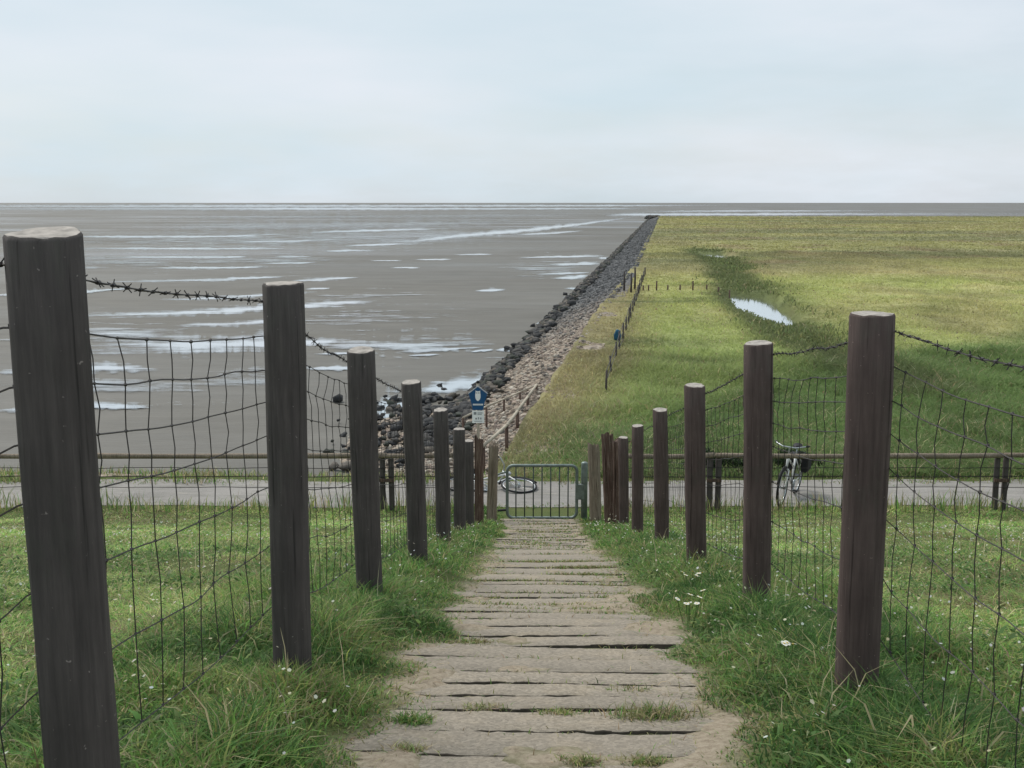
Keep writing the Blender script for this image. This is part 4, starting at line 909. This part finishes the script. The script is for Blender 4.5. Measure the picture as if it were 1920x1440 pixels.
for a, b in zip(q2, q2[1:]):
    bm = bmesh.new(); tube(bm, [a - ho2, b - ho2], 0.026, 7); link('rail', bm_mesh('rail', bm, True), MAT['rail'], hr2)
for p in q2:
    gz = min(max(float(shore_z(np.array(p.x), np.array(p.y))), MUD_Z), p.z - 0.2)
    bm = bmesh.new(); tube(bm, [(0, 0, 0), (0, 0, p.z - gz + 0.3)], 0.03, 8); link('post', bm_mesh('post', bm, True), MAT['post_old'], hr2, Vector((p.x, p.y + 0.03, gz - 0.3)) - ho2)

# ------------------------------------------------------------------ marsh fences
mf = tag(empty('marsh_fence', on_z(1137, 735, MARSH_Z)), 'line of short dark stakes and wire running away along the marsh', 'fence'); mo = mf.location.copy(); tops = []
y = 33.0; k = 0
while y < 92:
    s = -1.62 + 0.0035 * (y - 33); x = s + DIR * y; z = float(marsh_z(np.array(x), np.array(y))); h = 0.66 + random.uniform(-0.1, 0.1)
    bm = bmesh.new(); lean = Vector((random.uniform(-0.05, 0.05), 0, 0)); tube(bm, [(0, 0, -0.3), lean * 0.5 + Vector((0, 0, h * 0.5)), lean + Vector((0, 0, h))], [0.038, 0.034, 0.03], 8)
    link('post', bm_mesh('post', bm, True), MAT['post'], mf, Vector((x, y, z)) - mo); tops.append(Vector((x, y, z + h)) - mo); y += 3.1 + random.uniform(-0.3, 0.3); k += 1
for dz in (0.05, 0.35, 0.62):
    bm = bmesh.new(); tube(bm, [p + Vector((0, 0, -dz)) for p in tops], 0.012, 4); link('line_wire', bm_mesh('line_wire', bm), MAT['wire'], mf)
for (u, v, h, lab) in ((1170, 545, 1.25, 'tall bare stake leftmost of the three by the marsh fence end'), (1183, 548, 1.2, 'tall bare stake in the middle of the three at the marsh fence end'), (1190, 543, 1.45, 'tallest bare stake at the far end of the marsh fence')):
    p = on_z(u, v, MARSH_Z); bm = bmesh.new(); tube(bm, [(0, 0, -0.3), (0.02, 0, h * 0.6), (0.0, 0, h)], [0.07, 0.06, 0.05], 8)
    tag(link('stake', bm_mesh('stake', bm, True), MAT['post'], None, (p.x, p.y, float(marsh_z(np.array(p.x), np.array(p.y))))), lab, 'stake', 'tall stakes on the marsh')
cf = tag(empty('cross_fence', on_z(1200, 545, MARSH_Z)), 'far row of tiny fence stakes crossing the marsh towards the creek', 'fence'); co = cf.location.copy(); tops = []
for u in (1206, 1216, 1231, 1252, 1275, 1299, 1325, 1347, 1368):
    p = on_z(u, 544 + random.uniform(-0.7, 0.7), MARSH_Z); z = float(marsh_z(np.array(p.x), np.array(p.y))); h = 0.6 if u in (1231, 1299, 1368) else 0.35
    bm = bmesh.new(); tube(bm, [(0, 0, -0.2), (0, 0, h)], 0.05, 7); link('post', bm_mesh('post', bm, True), MAT['post_old'], cf, Vector((p.x, p.y, z)) - co); tops.append(Vector((p.x, p.y, z + 0.33)) - co)
bm = bmesh.new(); tube(bm, tops, 0.005, 4); link('line_wire', bm_mesh('line_wire', bm), MAT['wire'], cf)
# blue bag caught on the marsh fence
p = on_y(1158, 628, 44.5); bm = bmesh.new(); bmesh.ops.create_icosphere(bm, subdivisions=3, radius=1.0)
for v in bm.verts:
    a = v.co.copy(); n_ = 0.18 * math.sin(a.x * 5 + 1) * math.cos(a.z * 4) + 0.12 * math.sin(a.y * 9 + a.z * 6)
    v.co = Vector((a.x * 0.12 * (1 + n_) * (1.15 - 0.35 * a.z), a.y * 0.09 * (1 + n_), a.z * 0.22 * (1 + 0.4 * n_)))
bag = tag(link('bag', bm_mesh('bag', bm, True), MAT['bag_blue'], None, p), 'crumpled blue plastic bag hanging on the marsh fence', 'bag')

# ------------------------------------------------------------------ bicycles
def bicycle(name, label, frame_mat, pannier):
    root = tag(empty(name), label, 'bicycle', 'bicycles left by the road')
    wr = 0.345
    def part(nm, bm, mat, par=root, loc=None, sm_=True): return link(nm, bm_mesh(nm, bm, sm_), mat, par, loc)
    for cx_ in (-0.53, 0.55):
        wh = empty('wheel', (cx_, 0, wr)); wh.parent = root
        bm = bmesh.new(); tube(bm, [(wr * 0.955 * math.cos(a), 0, wr * 0.955 * math.sin(a)) for a in np.linspace(0, 2 * math.pi, 36, endpoint=False)], 0.021, 7, closed=True); part('tyre', bm, MAT['black'], wh)
        bm = bmesh.new(); tube(bm, [(wr * 0.88 * math.cos(a), 0, wr * 0.88 * math.sin(a)) for a in np.linspace(0, 2 * math.pi, 36, endpoint=False)], 0.012, 6, closed=True); part('rim', bm, MAT['bike_silver'], wh)
        bm = bmesh.new()
        for k in range(18):
            a = 2 * math.pi * k / 18; tube(bm, [(0.02 * math.cos(a + 1), 0.025 * (-1) ** k, 0.02 * math.sin(a + 1)), (wr * 0.88 * math.cos(a), 0, wr * 0.88 * math.sin(a))], 0.0016, 3, cap=False)
        part('spokes', bm, MAT['bike_silver'], wh)
        bm = bmesh.new(); tube(bm, [(0, -0.05, 0), (0, 0.05, 0)], 0.024, 9); part('hub', bm, MAT['bike_silver'], wh)
        bm = bmesh.new(); tube(bm, [((wr + 0.03) * math.cos(a), 0, (wr + 0.03) * math.sin(a)) for a in np.linspace(R(20 if cx_ > 0 else 0), R(170 if cx_ > 0 else 175), 18)], 0.024, 6); part('mudguard', bm, MAT['black'], wh)
    bb = (-0.08, 0, 0.29); st = (-0.24, 0, 0.80); ht = (0.36, 0, 0.86); hb = (0.40, 0, 0.66)
    fr = bmesh.new()
    for a, b, r_ in ((bb, st, 0.018), (bb, hb, 0.022), ((-0.17, 0, 0.58), ht, 0.018), (hb, ht, 0.022)): tube(fr, [a, b], r_, 9)
    for sgn in (-1, 1):
        tube(fr, [(bb[0], 0.03 * sgn, bb[2]), (-0.53, 0.06 * sgn, wr)], 0.011, 7); tube(fr, [(-0.215, 0.02 * sgn, 0.72), (-0.53, 0.06 * sgn, wr)], 0.009, 7)
    part('frame', fr, frame_mat)
    bm = bmesh.new()
    for sgn in (-1, 1): tube(bm, [(0.405, 0.05 * sgn, 0.65), (0.46, 0.055 * sgn, 0.52), (0.55, 0.055 * sgn, wr)], 0.013, 7)
    tube(bm, [(0.405, -0.05, 0.655), (0.405, 0.05, 0.655)], 0.016, 7); part('fork', bm, frame_mat)
    bm = bmesh.new(); tube(bm, [st, (-0.275, 0, 0.93)], 0.013, 8); part('seat_post', bm, MAT['bike_silver'])
    bm = bmesh.new(); bmesh.ops.create_icosphere(bm, subdivisions=3, radius=1.0)
    for v in bm.verts:
        a = v.co.copy(); v.co = Vector((a.x * 0.14 - 0.27, a.y * (0.09 if a.x < 0 else 0.09 * (1 - 0.75 * a.x)), a.z * 0.035 + 0.955 + 0.02 * (a.x < -0.4)))
    part('saddle', bm, MAT['black'])
    bm = bmesh.new(); tube(bm, [(0.36, 0, 0.86), (0.33, 0, 1.02), (0.35, 0, 1.05)], 0.014, 8); part('stem', bm, MAT['bike_silver'])
    bm = bmesh.new(); tube(bm, [(0.17, -0.29, 1.08), (0.27, -0.26, 1.09), (0.36, -0.12, 1.06), (0.36, 0.12, 1.06), (0.27, 0.26, 1.09), (0.17, 0.29, 1.08)], 0.0125, 8); hbx = part('handlebar', bm, MAT['bike_silver'])
    for sgn in (-1, 1):
        bm = bmesh.new(); tube(bm, [(0.13, 0.305 * sgn, 1.08), (0.25, 0.268 * sgn, 1.09)], 0.018, 8); part('grip', bm, MAT['black'], hbx)
    bm = bmesh.new(); bmesh.ops.create_icosphere(bm, subdivisions=2, radius=0.045, matrix=Matrix.Translation((0.44, 0, 0.9))); part('headlamp', bm, MAT['bike_silver'])
    bm = bmesh.new(); tube(bm, [(bb[0], 0.05 * 1, bb[2]), (bb[0], 0.058, bb[2])], 0.09, 18); part('chainring', bm, MAT['bike_silver'])
    for sgn in (-1, 1):
        bm = bmesh.new(); tube(bm, [(bb[0], 0.07 * sgn, bb[2]), (bb[0] + 0.14 * sgn, 0.08 * sgn, bb[2] - 0.09 * sgn)], 0.010, 6); cr_ = part('crank', bm, MAT['bike_silver'])
        bm = bmesh.new(); box(bm, (bb[0] + 0.14 * sgn, 0.13 * sgn, bb[2] - 0.09 * sgn), (0.09, 0.09, 0.025), bev=0.005); part('pedal', bm, MAT['black'], cr_, None, False)
    bm = bmesh.new()
    for sgn in (-1, 1): tube(bm, [(-0.24, 0.06 * sgn, 0.74), (-0.75, 0.06 * sgn, 0.76)], 0.008, 6); tube(bm, [(-0.68, 0.06 * sgn, 0.755), (-0.53, 0.06 * sgn, wr)], 0.007, 6)
    for xk in (-0.35, -0.5, -0.65, -0.75): tube(bm, [(xk, -0.06, 0.748), (xk, 0.06, 0.748)], 0.007, 6)
    part('luggage_rack', bm, MAT['black'])
    if pannier:
        for sgn in (-1, 1):
            bm = bmesh.new(); box(bm, (-0.53, 0.14 * sgn, 0.60), (0.34, 0.13, 0.30), bev=0.03); part('pannier', bm, MAT['black'], root, None, False)
    return root
bk = bicycle('bicycle', 'silver white city bicycle with black panniers standing behind the right roadside fence', MAT['bike_white'], True)
p = on_y(1470, 905, 20.45); bk.location = (p.x + 0.10, 20.5, -5.402); bk.rotation_euler = (R(-4), 0, R(-118))
bk2 = bicycle('bicycle', 'white framed bicycle lying on its side on the road behind the gate', MAT['bike_white'], False)
bk2.location = (-0.36, 20.75, -5.34); bk2.rotation_euler = (R(-80), R(3), R(9))

# ------------------------------------------------------------------ low dark shrub beyond the road, right
def shrub(loc, rx, ry, rz, n, label):
    root = tag(empty('shrub', loc), label, 'shrub')
    bm = bmesh.new()
    for k in range(9):
        a = random.uniform(-rx, rx) * 0.8; tube(bm, [(a * 0.6, 0, -0.1), (a * 0.8, random.uniform(-ry, ry) * 0.5, rz * 0.4), (a, random.uniform(-ry, ry), rz * 0.85)], [0.02, 0.014, 0.006], 5)
    link('stems', bm_mesh('stems', bm), MAT['post'], root)
    th = rng.uniform(0, 2 * np.pi, n); q = rng.random(n) ** 0.4
    x = rx * (rng.random(n) * 2 - 1); top_ = np.sqrt(np.clip(1 - (x / rx) ** 2, 0.05, 1)) * (0.7 + 0.5 * vnoise(x * 3, x * 0, 5)); yv = ry * np.cos(th) * q; zv = rz * top_ * rng.random(n) ** 0.6
    o = blades('foliage', x, yv, zv, rng.uniform(0.04, 0.11, n), rng.uniform(0.02, 0.04, n), rng.uniform(0.4, 1.3, n), pick(n, (4, 2, 0.6), ((0.03, 0.055, 0.022), (0.018, 0.035, 0.016), (0.10, 0.12, 0.06))), None, None, 'grass', root)
p = on_y(1348, 885, 22.9); shrub((p.x, 22.9, -5.46), 0.72, 0.35, 0.42, 5200, 'low dark green shrub behind the road, right of the gate')
p = on_y(1478, 885, 23.2); shrub((p.x + 0.2, 23.2, -5.46), 0.5, 0.3, 0.4, 2600, 'small dark shrub behind the standing bicycle')

# ------------------------------------------------------------------ weeds on the path and flowers in the verges
def tuft(u, v, n, hmax, spread, cols, probs, label):
    # find the ground under the sight line
    a, b, c = ray(u, v); yy = min(np.arange(1.5, 18, 0.01), key=lambda q: abs(float(zp(q)) + 0.03 - c / b * q)); x = a / b * yy; z = float(zp(yy)) + 0.025
    xx = rng.normal(0, spread, n); yv = rng.normal(0, spread * 0.45, n)
    o = blades('grass_tuft', xx, yv, yv * float(slope(yy)), rng.uniform(0.25, 1.0, n) * hmax, np.full(n, 0.0042) * max(1, yy / 4), rng.uniform(0.3, 1.6, n), pick(n, probs, cols), None, None)
    o.location = (x, yy, z); return tag(o, label, 'grass tuft', 'weeds growing on the path')
AL = (G_GREEN, G_DEEP, G_LIME, G_STRAW, G_TAN, G_OLIVE)
tuft(770, 1352, 420, 0.07, 0.035, AL, (3, 4, 2, 0.3, 0.2, 1), 'compact dark green weed on the left edge of the path')
tuft(1222, 1338, 620, 0.075, 0.075, AL, (0.6, 1, 0.6, 2, 3, 3), 'wide dry brownish grass tuft on the right half of a slab joint')
tuft(1050, 1333, 300, 0.035, 0.04, AL, (1, 0.6, 2, 2, 1.4, 3), 'small olive grass tuft mid path in the same joint as the dry one')
tuft(1185, 1289, 140, 0.04, 0.05, AL, (0.6, 0.8, 0.5, 1.5, 2, 2), 'thin brown tuft one joint above the wide dry one')
tuft(905, 1323, 280, 0.035, 0.05, AL, (0.6, 0.6, 1, 2.4, 2, 2), 'straw coloured tuft left of the path centre near the bottom')
tuft(880, 1200, 260, 0.04, 0.05, AL, (1, 0.8, 1, 2, 2, 2.5), 'brownish tuft on the left side where the verge bulges into the path')
tuft(1090, 1424, 480, 0.04, 0.032, AL, (1, 0.6, 2, 2, 1.4, 2.5), 'mossy grass strip at the very bottom of the path, centre')
tuft(1215, 1424, 480, 0.04, 0.032, AL, (1, 0.6, 2, 2, 1.4, 2.5), 'mossy grass strip at the very bottom of the path, right')
tuft(760, 1405, 400, 0.05, 0.035, AL, (0.6, 0.5, 1, 3, 2.5, 2), 'dry straw tuft at the lower left corner of the path')
def ground_hit(u, v, lift=0.1):
    a, b, c = ray(u, v); q = np.arange(1.5, 18.5, 0.01); k = int(np.argmin(np.abs(dike_z(a / b * q, q) + lift - c / b * q))); return a / b * q[k], q[k]
def daisies(u, v, spots, label):
    x, y = ground_hit(u, v, 0.11); z = float(dike_z(np.array(x), np.array(y))); root = tag(empty('daisy_plant', (x, y, z)), label, 'flower', 'daisies in the right verge')
    for (du, dv) in spots:
        sc = y / FPX; hx, hz = du * sc, 0.12 - dv * sc * 0.9; yo = random.uniform(-0.06, 0.06)
        bm = bmesh.new(); tube(bm, [(hx * 0.3, yo * 0.3, -0.02), (hx * 0.8, yo, hz * 0.6), (hx, yo, hz)], 0.0016, 4); stem = link('stem', bm_mesh('stem', bm), MAT['stem'], root)
        bm = bmesh.new(); n = 12; tl = Euler((R(random.uniform(-40, 15)), R(random.uniform(-25, 25)), 0)).to_matrix().to_4x4()
        for k in range(n):
            a = 2 * math.pi * k / n; r1, r2, hw = 0.004, 0.0155, 0.0042
            c_, s_ = math.cos(a), math.sin(a); vs_ = [bm.verts.new(Vector((r1 * c_, r1 * s_, 0.001))), bm.verts.new(Vector((r2 * 0.8 * c_ - hw * s_, r2 * 0.8 * s_ + hw * c_, 0.002))), bm.verts.new(Vector((r2 * c_, r2 * s_, 0.0))), bm.verts.new(Vector((r2 * 0.8 * c_ + hw * s_, r2 * 0.8 * s_ - hw * c_, 0.002)))]
            bm.faces.new(vs_)
        bm.transform(Matrix.Translation((hx, yo, hz)) @ tl); fl = link('petals', bm_mesh('petals', bm), MAT['flower'], root)
        bm = bmesh.new(); bmesh.ops.create_icosphere(bm, subdivisions=1, radius=0.0055); bm.transform(Matrix.Translation((hx, yo, hz)) @ tl @ Matrix.Diagonal((1, 1, 0.6, 1))); link('flower_centre', bm_mesh('eye', bm), MAT['flower_eye'], fl)
MAT['stem'] = simple('flower_stem', (0.07, 0.13, 0.03), 0.7)
daisies(1298, 1080, [(-20, -7), (-12, 3), (0, -9), (10, -8), (8, 0), (18, -7)], 'loose cluster of white daisies just in front of the second right post')
daisies(1292, 1135, [(-22, -8), (-8, -6), (-4, 4), (4, 8), (12, -8), (18, -20), (2, -20), (30, -21)], 'densest bunch of white daisies between the two nearest right posts in view')
daisies(1330, 1070, [(0, -8), (15, -12), (24, -8)], 'few small daisies right of the second right post')
daisies(1480, 1215, [(-10, -4), (0, 2), (8, -2)], 'white daisies low in front of the nearest right post in view, at its right')
# countless tiny white and yellow flower heads and pale seed heads in the grass
def specks(name, n, ok, size, cols, label, yr=(2.2, 17)):
    yy = yr[0] + rng.random(n) ** 0.8 * (yr[1] - yr[0]); xx = rng.uniform(-1, 1, n) * (0.5 * yy + 0.6); d = path_edge(xx, yy); cl = fbm(xx * 1.4 + 5, yy * 1.2, 95, 3)
    k = (d > 0.10) & (cl > ok + np.where(xx > 0, 0.0, 0.08) + 0.06 * rng.standard_normal(n)) & (rng.random(n) < 0.45); xx, yy = xx[k], yy[k]; m = len(xx); z = dike_z(xx, yy) + rng.uniform(0.07, 0.20, m) * (1 - 0.5 * sstep(0.9, 1.5, path_edge(xx, yy)))
    a = rng.uniform(0, 6.28, m); sz = size * rng.uniform(0.6, 1.3, m) * np.maximum(1, yy / 9); tl = rng.uniform(-0.7, 0.7, (m, 2)); V = []
    for j in range(5):
        b = a + j * 2 * np.pi / 5; V.append(np.stack([xx + sz * np.cos(b), yy + sz * np.sin(b), z + sz * (tl[:, 0] * np.cos(b) + tl[:, 1] * np.sin(b))], -1))
    V = np.stack(V, 1); base = (np.arange(m) * 5)[:, None, None]; T = (base + np.array([[0, 1, 2], [0, 2, 3], [0, 3, 4]])[None]).reshape(-1, 3)
    o = link(name, np_mesh(name, V.reshape(-1, 3), tris=T, col=np.repeat(pick(m, [1] * len(cols), cols, 0.08), 5, axis=0)), MAT['grass']); tag(o, label, 'flowers', kind='stuff')
specks('meadow_flowers', 16000, 0.46, 0.0062, ((0.72, 0.70, 0.58), (0.62, 0.60, 0.40), (0.7, 0.7, 0.66)), 'tiny white flower heads scattered through the verges')
# seed stalks: thin pale stems with small panicles
n = 800; yy = 2.2 + rng.random(n) ** 0.8 * 9; xx = rng.uniform(-1, 1, n) * (0.5 * yy + 0.4); d = path_edge(xx, yy); k = (d > 0.12) & (fbm(xx * 1.1, yy, 97, 3) > 0.45); xx, yy = xx[k], yy[k]; m = len(xx)
blades('seed_stalks', xx, yy, dike_z(xx, yy), rng.uniform(0.10, 0.30, m), np.maximum(0.0026, 0.0006 * yy), rng.uniform(0.05, 1.2, m), pick(m, (2, 1, 1), (G_STRAW, G_TAN, (0.45, 0.42, 0.26))), 'pale dry seed stalks rising out of the verges', 'grass')
